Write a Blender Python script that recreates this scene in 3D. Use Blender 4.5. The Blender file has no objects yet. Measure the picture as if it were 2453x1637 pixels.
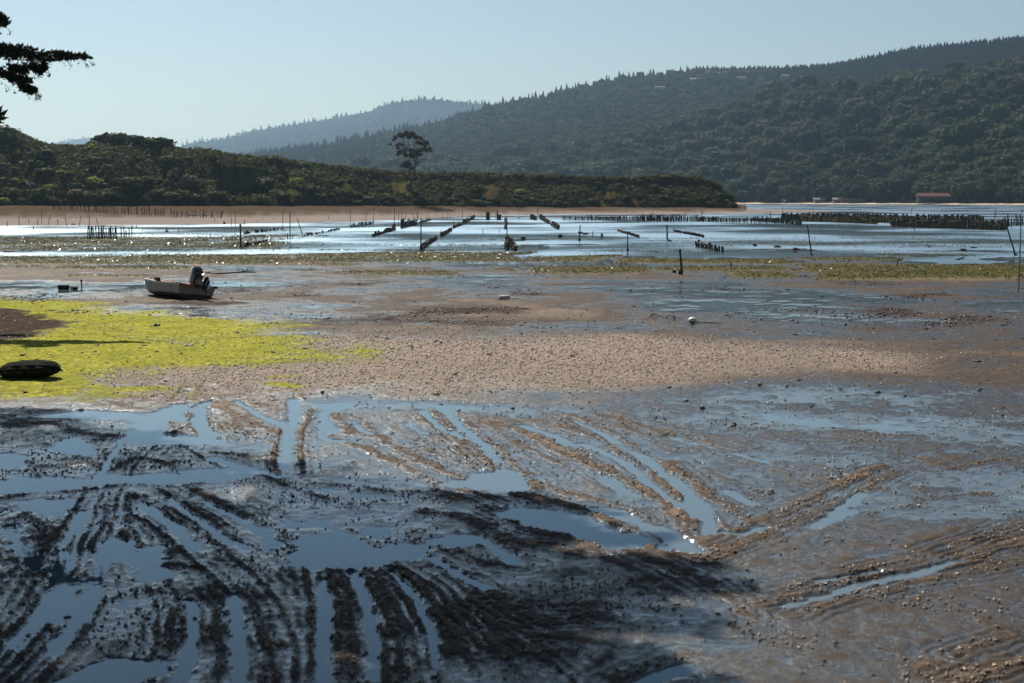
import bpy, math, random
import numpy as np
from mathutils import Vector, Matrix

scene = bpy.context.scene
R = math.radians
rng = np.random.default_rng(7)
random.seed(7)

# ------------------------------------------------------------------ camera
F_PX, H_CAM, HORIZON = 1422.0, 5.0, 198.0
PITCH = math.atan((341.5 - HORIZON) / F_PX)
cam_d = bpy.data.cameras.new('camera')
cam_d.sensor_width = 36.0
cam_d.lens = 36.0 * F_PX / 1024.0
cam_d.clip_start = 0.5
cam_d.clip_end = 20000
cam_d.dof.use_dof = True
cam_d.dof.focus_distance = 95.0
cam_d.dof.aperture_fstop = 2.2
cam = bpy.data.objects.new('camera', cam_d)
scene.collection.objects.link(cam)
cam.location = (0, 0, H_CAM)
cam.rotation_euler = (R(90) - PITCH, 0, 0)
scene.camera = cam

# ------------------------------------------------------------------ light
SUN_AZ, SUN_EL = 25.0, 45.0      # degrees left of the view axis, degrees up
world = bpy.data.worlds.new('World')
scene.world = world
world.use_nodes = True
wn = world.node_tree
sky = wn.nodes.new('ShaderNodeTexSky')
sky.sky_type = 'NISHITA'
sky.sun_disc = False
sky.sun_elevation = R(SUN_EL)
sky.sun_rotation = R(-SUN_AZ)
sky.altitude = 0
sky.air_density = 1.0
sky.dust_density = 0.5
sky.ozone_density = 1.2
tint = wn.nodes.new('ShaderNodeMix')
tint.data_type = 'RGBA'
tint.blend_type = 'MULTIPLY'
tint.inputs['Factor'].default_value = 1.0
tint.inputs['B'].default_value = (0.86, 0.875, 0.86, 1)
wn.links.new(sky.outputs['Color'], tint.inputs['A'])
bg = wn.nodes['Background']
wn.links.new(tint.outputs['Result'], bg.inputs['Color'])
bg.inputs['Strength'].default_value = 0.05

sun_d = bpy.data.lights.new('sun', 'SUN')
sun_d.energy = 5.0
sun_d.angle = R(0.53)
sun_d.color = (1.0, 0.93, 0.82)
sun = bpy.data.objects.new('sun', sun_d)
scene.collection.objects.link(sun)
sun.rotation_euler = Vector((math.sin(R(SUN_AZ)) * math.cos(R(SUN_EL)),
                             -math.cos(R(SUN_AZ)) * math.cos(R(SUN_EL)),
                             -math.sin(R(SUN_EL)))).to_track_quat('-Z', 'Y').to_euler()

scene.view_settings.view_transform = 'Standard'
scene.view_settings.look = 'None'
scene.view_settings.exposure = 0.80
scene.view_settings.gamma = 1.0
scene.view_settings.use_curve_mapping = False
scene.cycles.max_bounces = 6
scene.cycles.volume_bounces = 0
scene.cycles.transparent_max_bounces = 8
scene.cycles.sample_clamp_indirect = 4.0
scene.cycles.caustics_reflective = False
scene.cycles.caustics_refractive = False

# ------------------------------------------------------------------ measuring the photograph
K = 2453.0 / 1024.0
SN, CS = math.sin(PITCH), math.cos(PITCH)

def ray(sx, sy):
    u = (sx / K - 512.0) / F_PX
    v = (341.5 - sy / K) / F_PX
    return np.array((u, CS + v * SN, -SN + v * CS))

def G(sx, sy, z=0.0):
    d = ray(sx, sy)
    t = (z - H_CAM) / d[2]
    return np.array((d[0] * t, d[1] * t, z))

def P(sx, sy, Y):
    d = ray(sx, sy)
    t = Y / d[1]
    return np.array((d[0] * t, Y, H_CAM + d[2] * t))

def crop(x0, y0, s):
    return lambda x, y: (x0 + x / s, y0 + y / s)

CA = crop(0, 900, 2.128)
CB = crop(780, 900, 2.128)
CC = crop(1600, 900, 2.128)
CD = crop(0, 680, 2.866)
C4 = crop(0, 460, 3.357)
C5 = crop(650, 470, 3.615)
C6 = crop(1250, 470, 3.615)
C7 = crop(1800, 460, 3.599)
DISP = lambda x, y: (x * 2453 / 2350, y * 2453 / 2350)

# ------------------------------------------------------------------ helpers
TAB = rng.random((256, 256))

def vnoise(x, y):
    xi = np.floor(x).astype(np.int64); yi = np.floor(y).astype(np.int64)
    fx = x - xi; fy = y - yi
    fx = fx * fx * (3 - 2 * fx); fy = fy * fy * (3 - 2 * fy)
    a = TAB[xi & 255, yi & 255]; b = TAB[(xi + 1) & 255, yi & 255]
    c = TAB[xi & 255, (yi + 1) & 255]; d = TAB[(xi + 1) & 255, (yi + 1) & 255]
    return (a + (b - a) * fx) * (1 - fy) + (c + (d - c) * fx) * fy

def fbm(x, y, octaves=4, gain=0.5, ox=0.0):
    s = 0; a = 1.0; t = 0
    for k in range(octaves):
        s = s + a * (vnoise(x * 2 ** k + 17.3 * k + ox, y * 2 ** k - 9.1 * k + ox * 1.7) - 0.5)
        t += a; a *= gain
    return s / t * 2

def sstep(a, b, x):
    t = np.clip((x - a) / (b - a), 0, 1)
    return t * t * (3 - 2 * t)

def seg_dist(X, Y, pts):
    d = np.full(X.shape, 1e9)
    for (ax, ay), (bx, by) in zip(pts[:-1], pts[1:]):
        vx, vy = bx - ax, by - ay
        L = vx * vx + vy * vy + 1e-12
        t = np.clip(((X - ax) * vx + (Y - ay) * vy) / L, 0, 1)
        d = np.minimum(d, np.hypot(X - ax - t * vx, Y - ay - t * vy))
    return d

def inside(X, Y, pts):
    r = np.zeros(X.shape, bool)
    n = len(pts)
    for i in range(n):
        ax, ay = pts[i]; bx, by = pts[(i + 1) % n]
        if ay == by: continue
        c = ((ay > Y) != (by > Y)) & (X < (bx - ax) * (Y - ay) / (by - ay) + ax)
        r ^= c
    return r

COL = scene.collection

def link(o, parent=None):
    COL.objects.link(o)
    if parent is not None:
        o.parent = parent
    return o

def np_mesh(name, V, Fc, mats, smooth=False, attrs=None, mat_idx=None):
    """V (n,3); Fc (m,3) or (m,4) int array, or list of arrays"""
    me = bpy.data.meshes.new(name)
    V = np.asarray(V, np.float32)
    lists = Fc if isinstance(Fc, list) else [Fc]
    lists = [np.asarray(f, np.int32) for f in lists if len(f)]
    loops = np.concatenate([f.ravel() for f in lists])
    tot = np.concatenate([np.full(len(f), f.shape[1], np.int32) for f in lists])
    st = np.concatenate([[0], np.cumsum(tot)[:-1]]).astype(np.int32)
    me.vertices.add(len(V)); me.vertices.foreach_set('co', V.ravel())
    me.loops.add(len(loops)); me.loops.foreach_set('vertex_index', loops)
    me.polygons.add(len(tot)); me.polygons.foreach_set('loop_start', st)
    if mat_idx is not None:
        me.polygons.foreach_set('material_index', np.asarray(mat_idx, np.int32))
    for m in (mats if isinstance(mats, (list, tuple)) else [mats]):
        me.materials.append(m)
    me.update(calc_edges=True)
    if smooth:
        me.polygons.foreach_set('use_smooth', np.ones(len(tot), bool))
    for k, a in (attrs or {}).items():
        at = me.attributes.new(k, 'FLOAT', 'POINT')
        at.data.foreach_set('value', np.asarray(a, np.float32))
    me.validate()
    return me

def obj(name, me, parent=None, loc=None):
    o = bpy.data.objects.new(name, me)
    link(o, parent)
    if loc is not None: o.location = loc
    return o

def tag(o, label=None, cat=None, group=None, kind=None):
    if label: o['label'] = label
    if cat: o['category'] = cat
    if group: o['group'] = group
    if kind: o['kind'] = kind
    return o

def thing(name, loc, label, cat, group=None, rz=0.0):
    o = bpy.data.objects.new(name, None)
    o.empty_display_size = 0.3
    link(o); o.location = loc; o.rotation_euler = (0, 0, rz)
    return tag(o, label, cat, group)

class MB:
    """collects simple solids, becomes one mesh"""
    def __init__(s): s.v = []; s.f = []; s.m = []
    def add(s, vs, fs, m=0):
        b = len(s.v); s.v += [tuple(map(float, p)) for p in vs]
        s.f += [tuple(i + b for i in f) for f in fs]; s.m += [m] * len(fs); return s
    def box(s, c, size, rot=None, m=0, taper=1.0):
        hx, hy, hz = (k / 2 for k in size)
        p = [Vector((x * (taper if z > 0 else 1), y * (taper if z > 0 else 1), z)) for z in (-hz, hz) for x, y in ((-hx, -hy), (hx, -hy), (hx, hy), (-hx, hy))]
        if rot is not None: p = [rot @ q for q in p]
        p = [q + Vector(c) for q in p]
        return s.add(p, [(3, 2, 1, 0), (4, 5, 6, 7), (0, 1, 5, 4), (1, 2, 6, 5), (2, 3, 7, 6), (3, 0, 4, 7)], m)
    def tube(s, pts, rad, n=6, m=0, jit=0.0):
        pts = [Vector(p) for p in pts]
        if not isinstance(rad, (list, tuple)): rad = [rad] * len(pts)
        vs = []; fs = []
        for i, p in enumerate(pts):
            d = (pts[min(i + 1, len(pts) - 1)] - pts[max(i - 1, 0)])
            d = d.normalized() if d.length > 1e-9 else Vector((0, 0, 1))
            a = d.orthogonal().normalized() if abs(d.z) < 0.9 else (d.cross(Vector((0, 1, 0)))).normalized()
            b = d.cross(a)
            for k in range(n):
                t = 2 * math.pi * k / n
                r = rad[i] * (1 + jit * (random.random() - .5))
                vs.append(p + (a * math.cos(t) + b * math.sin(t)) * r)
        for i in range(len(pts) - 1):
            for k in range(n):
                k2 = (k + 1) % n
                fs.append((i * n + k, i * n + k2, i * n + n + k2, i * n + n + k))
        fs.append(tuple(range(n - 1, -1, -1))); fs.append(tuple((len(pts) - 1) * n + k for k in range(n)))
        return s.add(vs, fs, m)
    def blob(s, c, size, jit=0.2, m=0, nu=8, nv=5, rot=None):
        vs = [Vector((0, 0, -1))]; 
        for j in range(1, nv):
            ph = -math.pi / 2 + math.pi * j / nv
            for k in range(nu):
                t = 2 * math.pi * k / nu
                q = 1 + jit * (random.random() - .5)
                vs.append(Vector((math.cos(ph) * math.cos(t), math.cos(ph) * math.sin(t), math.sin(ph))) * q)
        vs.append(Vector((0, 0, 1)))
        fs = [(0, 1 + (k + 1) % nu, 1 + k) for k in range(nu)]
        for j in range(nv - 2):
            for k in range(nu):
                a = 1 + j * nu
                fs.append((a + k, a + (k + 1) % nu, a + nu + (k + 1) % nu, a + nu + k))
        l = len(vs) - 1; a = 1 + (nv - 2) * nu
        fs += [(a + k, a + (k + 1) % nu, l) for k in range(nu)]
        out = []
        for q in vs:
            q = Vector((q.x * size[0], q.y * size[1], q.z * size[2]))
            if rot is not None: q = rot @ q
            out.append(q + Vector(c))
        return s.add(out, fs, m)
    def mesh(s, name, mats, smooth=False):
        me = bpy.data.meshes.new(name)
        me.from_pydata(s.v, [], s.f)
        for m in (mats if isinstance(mats, (list, tuple)) else [mats]): me.materials.append(m)
        me.polygons.foreach_set('material_index', s.m)
        if smooth: me.polygons.foreach_set('use_smooth', [True] * len(s.f))
        me.update()
        return me
    def build(s, name, mats, parent=None, loc=None, smooth=False):
        return obj(name, s.mesh(name, mats, smooth), parent, loc)

def scatter_mesh(name, pts, scl, protos, mats, tilt=0.6, flat=1.0, smooth=False, rgb=None):
    """join many tiny copies of the proto (V,F tri) at pts - one mesh"""
    N = len(pts)
    which = rng.integers(0, len(protos), N)
    VV = []; FF = []; AA = []; base = 0
    for k, (pv, pf) in enumerate(protos):
        idx = np.nonzero(which == k)[0]
        n = len(idx)
        if n == 0: continue
        az = rng.random(n) * 2 * np.pi
        ti = (rng.random(n) - .5) * 2 * tilt
        tj = (rng.random(n) - .5) * 2 * tilt
        ca, sa, ct, st, cj, sj = np.cos(az), np.sin(az), np.cos(ti), np.sin(ti), np.cos(tj), np.sin(tj)
        p = pv[None, :, :] * scl[idx][:, None, None]
        x, y, z = p[..., 0], p[..., 1], p[..., 2] * flat
        y, z = y * ct[:, None] - z * st[:, None], y * st[:, None] + z * ct[:, None]
        x, z = x * cj[:, None] - z * sj[:, None], x * sj[:, None] + z * cj[:, None]
        x, y = x * ca[:, None] - y * sa[:, None], x * sa[:, None] + y * ca[:, None]
        v = np.stack([x, y, z], -1) + pts[idx][:, None, :]
        m = pv.shape[0]
        VV.append(v.reshape(-1, 3))
        FF.append((pf[None] + (np.arange(n) * m)[:, None, None]).reshape(-1, pf.shape[1]) + base)
        AA.append(np.repeat(rng.random(n), m))
        base += n * m
    return np_mesh(name, np.concatenate(VV), np.concatenate(FF), mats, smooth, {'rnd': np.concatenate(AA)})

# ------------------------------------------------------------------ materials
def mat(name):
    m = bpy.data.materials.new(name); m.use_nodes = True
    nt = m.node_tree
    return m, nt, nt.nodes['Principled BSDF']

def nd(nt, t, **kw):
    n = nt.nodes.new(t)
    for k, v in kw.items():
        if k in n.inputs: n.inputs[k].default_value = v
        else: setattr(n, k, v)
    return n

def mixc(nt, fac, a, b, mode='MIX'):
    n = nt.nodes.new('ShaderNodeMix'); n.data_type = 'RGBA'; n.blend_type = mode
    for s, v in (('Factor', fac), ('A', a), ('B', b)):
        i = n.inputs[s] if s == 'Factor' else [q for q in n.inputs if q.name == s and q.type == 'RGBA'][0]
        if hasattr(v, 'is_output'): nt.links.new(v, i)
        elif s == 'Factor': i.default_value = v
        else: i.default_value = (*v, 1)
    return [o for o in n.outputs if o.type == 'RGBA'][0]

def math_n(nt, op, a, b=None, c=None, clamp=False):
    n = nt.nodes.new('ShaderNodeMath'); n.operation = op; n.use_clamp = clamp
    for i, v in enumerate((a, b, c)):
        if v is None: continue
        if hasattr(v, 'is_output'): nt.links.new(v, n.inputs[i])
        else: n.inputs[i].default_value = v
    return n.outputs[0]

def ramp(nt, val, lo, hi, a=0.0, b=1.0):
    n = nt.nodes.new('ShaderNodeMapRange'); n.interpolation_type = 'SMOOTHSTEP'
    nt.links.new(val, n.inputs['Value'])
    n.inputs['From Min'].default_value = lo; n.inputs['From Max'].default_value = hi
    n.inputs['To Min'].default_value = a; n.inputs['To Max'].default_value = b
    return n.outputs['Result']

def noise(nt, vec, scale, detail=4.0, rough=0.55):
    n = nt.nodes.new('ShaderNodeTexNoise')
    n.inputs['Scale'].default_value = scale; n.inputs['Detail'].default_value = detail
    n.inputs['Roughness'].default_value = rough
    if vec is not None: nt.links.new(vec, n.inputs['Vector'])
    return n.outputs['Fac']

def attr(nt, name):
    n = nt.nodes.new('ShaderNodeAttribute'); n.attribute_name = name
    return n.outputs['Fac']

def pos(nt):
    return nt.nodes.new('ShaderNodeNewGeometry').outputs['Position']

def simple(name, col, rough=0.6, metal=0.0, var=0.25, scale=6.0, bump=0.0, spec=0.5):
    m, nt, b = mat(name)
    tc = nt.nodes.new('ShaderNodeTexCoord').outputs['Object']
    n = noise(nt, tc, scale)
    c = mixc(nt, ramp(nt, n, 0.3, 0.7), tuple(k * (1 - var) for k in col), tuple(min(1, k * (1 + var)) for k in col))
    nt.links.new(c, b.inputs['Base Color'])
    b.inputs['Roughness'].default_value = rough; b.inputs['Metallic'].default_value = metal
    b.inputs['Specular IOR Level'].default_value = spec
    if bump:
        bp = nd(nt, 'ShaderNodeBump', Strength=bump, Distance=0.02)
        nt.links.new(noise(nt, tc, scale * 5), bp.inputs['Height'])
        nt.links.new(bp.outputs['Normal'], b.inputs['Normal'])
    return m

def leaf_mat(name, dark, light, transl=0.35, rough=0.8, use_attr=False, var_hue=None, patch=0.35):
    """foliage: reflects and lets light through; hue differs from plant to plant and leaf to leaf"""
    m, nt, b = mat(name)
    oi = nt.nodes.new('ShaderNodeObjectInfo').outputs['Random']
    g = pos(nt)
    n1 = noise(nt, g, patch, 2.0)
    n2 = noise(nt, g, 3.0, 2.0)
    f = math_n(nt, 'ADD', math_n(nt, 'MULTIPLY', oi, 0.5), math_n(nt, 'MULTIPLY', ramp(nt, n1, 0.35, 0.65), 0.4))
    f = math_n(nt, 'ADD', f, math_n(nt, 'MULTIPLY', math_n(nt, 'SUBTRACT', n2, 0.5), 0.8), clamp=True)
    c = mixc(nt, f, dark, light)
    if var_hue:
        c = mixc(nt, ramp(nt, math_n(nt, 'FRACT', math_n(nt, 'MULTIPLY', oi, 7.13)), 0.72, 0.85), c, var_hue)
    nt.links.new(c, b.inputs['Base Color'])
    b.inputs['Roughness'].default_value = rough
    b.inputs['Specular IOR Level'].default_value = 0.06
    tr = nt.nodes.new('ShaderNodeBsdfTranslucent')
    nt.links.new(mixc(nt, 0.5, c, tuple(min(1, k * 1.3) for k in light)), tr.inputs['Color'])
    mx = nt.nodes.new('ShaderNodeMixShader'); mx.inputs[0].default_value = transl
    nt.links.new(b.outputs[0], mx.inputs[1]); nt.links.new(tr.outputs[0], mx.inputs[2])
    nt.links.new(mx.outputs[0], nt.nodes['Material Output'].inputs['Surface'])
    return m
# ------------------------------------------------------------------ mudflat: one height field
def gpts(cr, pts, z=0.0):
    return [tuple(G(*cr(x, y), z)[:2]) for x, y in pts]

# the shore of the point, per direction from the camera (px of a 1024 px wide frame -> metres)
PXC = np.array([-900, -300, 0, 170, 260, 350, 410, 473, 530, 640, 736, 790, 838, 846, 2200], float)
FRONT = np.array([150, 235, 254, 265, 278, 300, 330, 395, 428, 440, 455, 480, 540, 2000, 2000], float)
BASE = np.array([250, 340, 362, 372, 392, 420, 442, 455, 470, 484, 500, 540, 575, 2300, 2300], float)
ZB = np.array([3.4, 3.3, 3.2, 3.1, 3.0, 2.85, 2.7, 2.5, 2.3, 2.1, 1.9, 1.0, 0.3, 0, 0], float)
def shore(u):
    px = 512 + F_PX * u
    return np.interp(px, PXC, FRONT), np.interp(px, PXC, BASE), np.interp(px, PXC, ZB)

rows_px = np.concatenate([np.arange(209.0, 214.0, 0.35), np.arange(214.0, 700.0, 0.75), np.arange(700, 800, 4.0)])
rowsY = H_CAM * F_PX / (rows_px - HORIZON)
rowsY = np.concatenate([rowsY, [11.0, 9.5, 8, 6, 4, 2, 0.5]])[::-1].copy()
uu = np.arange(-0.39, 0.3901, 1.52 / F_PX)
ext = 0.39 + np.cumsum(np.linspace(0.004, 0.1, 26))
cols = np.concatenate([-ext[::-1], uu, ext])
YY, UU = np.meshgrid(rowsY, cols, indexing='ij')
XX = UU * np.maximum(YY, 6.0)
SHAPE = XX.shape
X = XX.ravel(); Y = YY.ravel(); U = UU.ravel()
PXf = 512 + F_PX * X / np.maximum(Y, 1)
PYf = HORIZON + H_CAM * F_PX / np.maximum(Y, 1)

baseZ = np.interp(Y, [0, 10, 16, 22, 29, 34, 40, 48, 56, 64, 76, 84, 95, 108, 118, 135, 170, 220, 300, 600],
                     [.03, .012, .010, .012, .012, .034, .080, .100, .080, .043, .040, .044, .042, .033, -.010, -.025, -.04, -.08, -.3, -.6])
# wetter towards the open right side
rightw = sstep(560, 900, PXf) * sstep(30, 36, Y) * (1 - sstep(70, 90, Y))
baseZ = baseZ - rightw * np.interp(Y, [30, 40, 50, 60, 80], [0.0, 0.012, 0.026, 0.012, 0.0])
n_big = fbm(X / 9.0, Y / 9.0, 4)
n_mid = fbm(X / 2.2, Y / 2.2, 4, ox=31)
n_fine = fbm(X / 0.5, Y / 0.5, 3, ox=77)
n_grit = fbm(X / 0.12, Y / 0.12, 2, ox=91)
n_tiny = fbm(X / 0.20, Y / 0.26, 3, .65, ox=64)
a_big = np.interp(Y, [0, 14, 30, 45, 60, 90, 120, 200], [.004, .012, .018, .045, .075, .075, .075, .08])
a_mid = np.interp(Y, [0, 14, 30, 45, 60, 90, 120, 200], [.010, .018, .020, .030, .035, .03, .03, .04])
a_fin = np.interp(Y, [0, 14, 30, 45, 80, 120], [.010, .012, .016, .022, .02, .01])
Zh = baseZ + n_big * a_big + n_mid * a_mid + n_fine * a_fin
Zh += np.where(Y < 45, n_grit * 0.007 + n_tiny * .010 * sstep(-.3, .4, n_mid), 0)
rb = sstep(470, 620, PXf - (PYf - 560) * -.6) * (1 - sstep(28, 32, Y))
Zh += rb * .008
Zh += .006 * sstep(520, 380, PXf) * sstep(545, 600, PYf)

ridge_m = np.zeros_like(Zh)
flatten = np.zeros_like(Zh)

def region(pts, pad):
    xs = [p[0] for p in pts]; ys = [p[1] for p in pts]
    return np.nonzero((X > min(xs) - pad) & (X < max(xs) + pad) & (Y > min(ys) - pad) & (Y < max(ys) + pad) & (np.abs(U) < 0.42))[0]

def carve(cr, pts, w, h, rough=0.6, clod=1.0):
    if cr is CC: w *= .72; h *= .72
    if w >= .18: w *= .72
    if cr is CA: w *= .75
    g = gpts(cr, pts)
    i = region(g, w * 3)
    if not len(i): return
    x = X[i] + n_mid[i] * 0.10; y = Y[i] + n_fine[i] * 0.12
    d = seg_dist(x, y, g)
    d0 = d
    d = d / (1 + .55 * n_tiny[i] + .35 * n_fine[i])
    k = np.exp(-(d / (w * .78)) ** 2)
    lump = np.clip(1 + .8 * fbm(X[i] / 0.30, Y[i] / 0.45, 3, ox=5.0) + .6 * n_tiny[i] + .5 * n_mid[i], 0.1, 2.0)
    Zh[i] += h * np.where(Y[i] < 23, .33, .42) * k * lump
    # tread grooves running along beside the ridge
    near = 1 - sstep(30, 34, Y[i])
    Zh[i] += near * .0105 * np.cos(d0 * 2 * np.pi / .16) * np.exp(-(d0 / .52) ** 2) * (1 - k) * np.clip(.7 + 1.2 * n_mid[i], 0, 1.4)
    Zh[i] += near * .012 * np.exp(-((d0 - .55) / .06) ** 2) * np.clip(.6 + 1.5 * n_mid[i] + .6 * n_tiny[i], 0, 1.6)
    if h > 0: ridge_m[i] = np.maximum(ridge_m[i], k * clod)

def puddle(cr, pts, depth=0.035, soft=0.22):
    g = gpts(cr, pts)
    i = region(g, 1.2)
    if not len(i): return
    d = seg_dist(X[i], Y[i], g + [g[0]])
    sd = np.where(inside(X[i], Y[i], g), -d, d) + n_fine[i] * 0.12 + n_mid[i] * 0.06 + n_tiny[i] * .10
    k = sstep(soft, -soft * 0.6, sd)
    Zh[i] = Zh[i] * (1 - k) + (-depth) * k
    flatten[i] = np.maximum(flatten[i], k)

# tyre tracks and drag marks --- ridges pushed up between the ruts (crop coordinates of the photograph)
for c, pts, w, h in (
    # sunlit fan of tracks in the middle
    (CB, [(20,190),(90,250),(130,300)], .16, .07), (CB, [(150,215),(280,320),(420,410),(560,470),(720,535)], .22, .06),
    (CB, [(0,310),(200,370),(420,470),(570,570)], .16, .06), (CB, [(470,200),(640,345),(720,420)], .10, .055),
    (CB, [(530,185),(660,300),(800,415),(880,520)], .13, .075), (CB, [(640,200),(760,290),(900,420),(1010,500),(1060,580)], .14, .07),
    (CB, [(800,330),(880,370),(950,350),(1050,330)], .16, .05), (CB, [(820,240),(960,270),(1200,385),(1400,460),(1560,560),(1700,640),(1830,745)], .22, .08),
    (CB, [(1060,320),(1300,430),(1480,540),(1640,610),(1830,740)], .16, .08), (CB, [(1180,250),(1400,325),(1580,460),(1720,580),(1830,650)], .12, .07),
    (CB, [(1250,205),(1450,290),(1600,390),(1830,520)], .10, .06), (CB, [(1400,205),(1600,255),(1830,325)], .16, .06),
    (CB, [(920,598),(1200,650),(1400,730),(1620,850),(1830,935)], .20, .09), (CB, [(720,580),(860,640),(1000,700)], .10, .05),
    (CB, [(1500,870),(1680,940),(1830,1010)], .12, .05), (CB, [(1100,560),(1300,620),(1500,680),(1640,740)], .16, .06),
    (CB, [(980,760),(1100,800),(1250,830),(1420,890)], .14, .05), (CB, [(560,590),(700,620),(860,690)], .12, .05),
    # right hand tracks
    (CC, [(0,560),(120,640),(230,760),(280,820)], .11, .07), (CC, [(0,650),(60,700),(110,780)], .14, .07),
    (CC, [(0,440),(120,540),(260,650),(400,740)], .22, .09), (CC, [(230,350),(440,425),(700,490),(870,560)], .10, .05),
    (CC, [(0,960),(160,1040),(300,1140),(390,1230)], .14, .06), (CC, [(0,860),(100,920),(180,950)], .12, .06),
    (CC, [(1170,490),(1000,580),(820,665),(600,775),(400,865),(190,935)], .20, .06), (CC, [(1090,465),(870,565),(600,690),(430,760)], .22, .09),
    (CC, [(1815,760),(1500,870),(1340,930),(1050,985),(750,1055),(560,1095)], .13, .045), (CC, [(1815,850),(1500,930),(1150,1005),(900,1075),(600,1140),(430,1165)], .12, .04),
    (CC, [(1815,960),(1400,1040),(900,1140),(650,1230)], .16, .04), (CC, [(1780,1330),(1620,1380),(1480,1440)], .16, .05),
    (CC, [(1815,1470),(1640,1520),(1480,1568)], .16, .06), (CC, [(860,500),(1000,540),(1130,600),(1290,640)], .18, .05),
    (CC, [(1290,420),(1450,480),(1700,430)], .25, .05), (CC, [(1000,720),(1300,640),(1600,600)], .25, .04),
    # tracks at the edge of the gravel
    (CA, [(1065,140),(1120,165),(1250,230),(1400,290)], .14, .08), (CA, [(1050,160),(1070,230),(1130,350)], .12, .08),
    (CA, [(1430,280),(1410,340),(1400,400),(1420,500)], .10, .08), (CA, [(1580,180),(1545,260),(1530,350),(1550,500)], .10, .09),
    (CA, [(1530,100),(1480,190),(1440,260)], .10, .07), (CA, [(985,140),(955,190),(980,270),(1040,350)], .08, .08),
    (CA, [(930,40),(905,90),(870,130)], .12, .06), (CA, [(1020,40),(985,125)], .10, .06), (CA, [(640,120),(780,110),(860,100)], .16, .05),
    (CA, [(545,140),(640,165),(790,185)], .14, .05), (CA, [(870,230),(890,300),(840,305)], .10, .05), (CA, [(1100,260),(1250,300),(1400,350)], .12, .06),
    (CA, [(1680,200),(1745,260)], .2, .08),
    # long shallow wheel tracks sweeping through the shade
    (CA, [(1500,1568),(1480,1350),(1400,1150),(1250,980),(1050,830),(820,690),(640,600)], .07, .05), (CA, [(1400,1568),(1350,1380),(1230,1180),(1050,1000),(850,830),(660,700)], .06, .045),
    (CA, [(900,1568),(960,1380),(930,1200),(840,1040),(720,880),(650,740)], .07, .045), (CA, [(700,1568),(800,1380),(800,1220),(730,1060),(650,900)], .06, .04),
    (CA, [(60,1568),(300,1330),(450,1130),(520,930),(560,760),(600,600),(700,450),(830,330),(960,250)], .07, .05), (CA, [(0,1480),(220,1250),(350,1060),(430,880),(480,700),(540,560)], .06, .045),
    (CA, [(0,1300),(150,1120),(240,950),(300,800),(400,640)], .07, .04), (CB, [(560,1568),(520,1350),(420,1150),(280,1000),(120,880)], .07, .045), (CB, [(760,1568),(700,1380),(580,1190),(420,1040),(240,930)], .07, .045),
    (CB, [(1000,1568),(880,1380),(720,1220),(540,1080),(330,960)], .07, .045), (CB, [(1250,1568),(1050,1400),(850,1260),(650,1130)], .07, .04), (CB, [(300,1568),(290,1380),(220,1180),(120,1000)], .06, .045),
    (CA, [(1180,1568),(1200,1380),(1150,1200),(1060,1080)], .07, .04), (CA, [(0,1050),(110,960),(250,860),(360,780)], .07, .04),
    # tracks in the shade
    (CA, [(735,225),(650,290),(560,400),(440,560),(350,760),(290,940),(230,1080),(150,1220),(0,1400)], .09, .06),
    (CA, [(640,620),(640,820),(690,900)], .12, .05), (CA, [(500,640),(540,700),(480,900)], .14, .04),
    (CA, [(520,1150),(430,1300),(330,1430),(210,1568)], .12, .05), (CA, [(330,1180),(180,1370),(0,1560)], .12, .05),
    (CA, [(1500,905),(1555,985),(1580,1150),(1590,1300),(1560,1568)], .09, .06), (CA, [(1060,1120),(1110,1250),(1120,1400),(1080,1568)], .20, .045),
    (CA, [(1230,1090),(1320,1240),(1370,1400),(1330,1568)], .26, .045), (CA, [(690,610),(900,700),(1060,820),(1180,915)], .14, .05),
    (CA, [(800,580),(1050,720),(1200,840),(1310,895)], .10, .06), (CA, [(950,570),(1250,700),(1420,800),(1500,900)], .26, .05),
    (CA, [(660,690),(800,800),(900,900)], .20, .05), (CA, [(890,1190),(850,1400),(740,1568)], .18, .04),
    (CA, [(560,1140),(760,1100),(860,1110),(1000,1090),(1130,1080)], .22, .05), (CA, [(850,960),(990,980)], .16, .06),
    (CA, [(120,440),(240,470),(460,450)], .30, .05), (CA, [(570,480),(700,420),(850,450),(910,500)], .28, .06),
    (CA, [(0,630),(200,600),(430,590),(620,560)], .22, .06), (CA, [(700,560),(900,570),(1180,520)], .16, .05),
    (CA, [(60,250),(250,245),(420,300),(580,310)], .45, .05), (CA, [(1280,480),(1450,560),(1745,660)], .20, .04),
    (CA, [(930,360),(1040,430),(1120,470)], .10, .05), (CA, [(1100,390),(1300,420),(1440,410)], .14, .05),
    (CA, [(20,750),(120,700),(200,760),(260,830)], .3, .045), (CA, [(60,900),(160,1030),(210,1080)], .12, .045),
    (CA, [(370,1000),(400,1080)], .14, .05), (CA, [(1680,1020),(1720,1200),(1700,1400)], .12, .05),
    (CB, [(0,985),(60,1060),(110,1200),(120,1400),(90,1530)], .15, .055), (CB, [(180,985),(290,1150),(360,1300),(380,1568)], .16, .055),
    (CB, [(280,960),(480,1080),(620,1220),(640,1400)], .22, .05), (CB, [(480,900),(720,1060),(840,1130)], .26, .045),
    (CB, [(100,790),(180,850),(300,890),(420,850)], .26, .06), (CB, [(500,690),(700,720),(830,780)], .30, .055),
    (CB, [(620,890),(800,960),(980,990)], .22, .045), (CB, [(860,1200),(1100,1260),(1400,1230)], .30, .045),
    (CB, [(640,1300),(900,1400),(1200,1420)], .32, .045), (CB, [(1830,1420),(1640,1500),(1480,1568)], .14, .05),
    (CB, [(60,560),(300,590),(500,600),(700,640)], .26, .05), (CB, [(900,840),(1040,870),(1180,860)], .18, .06),
):
    carve(c, pts, w, h)

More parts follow.
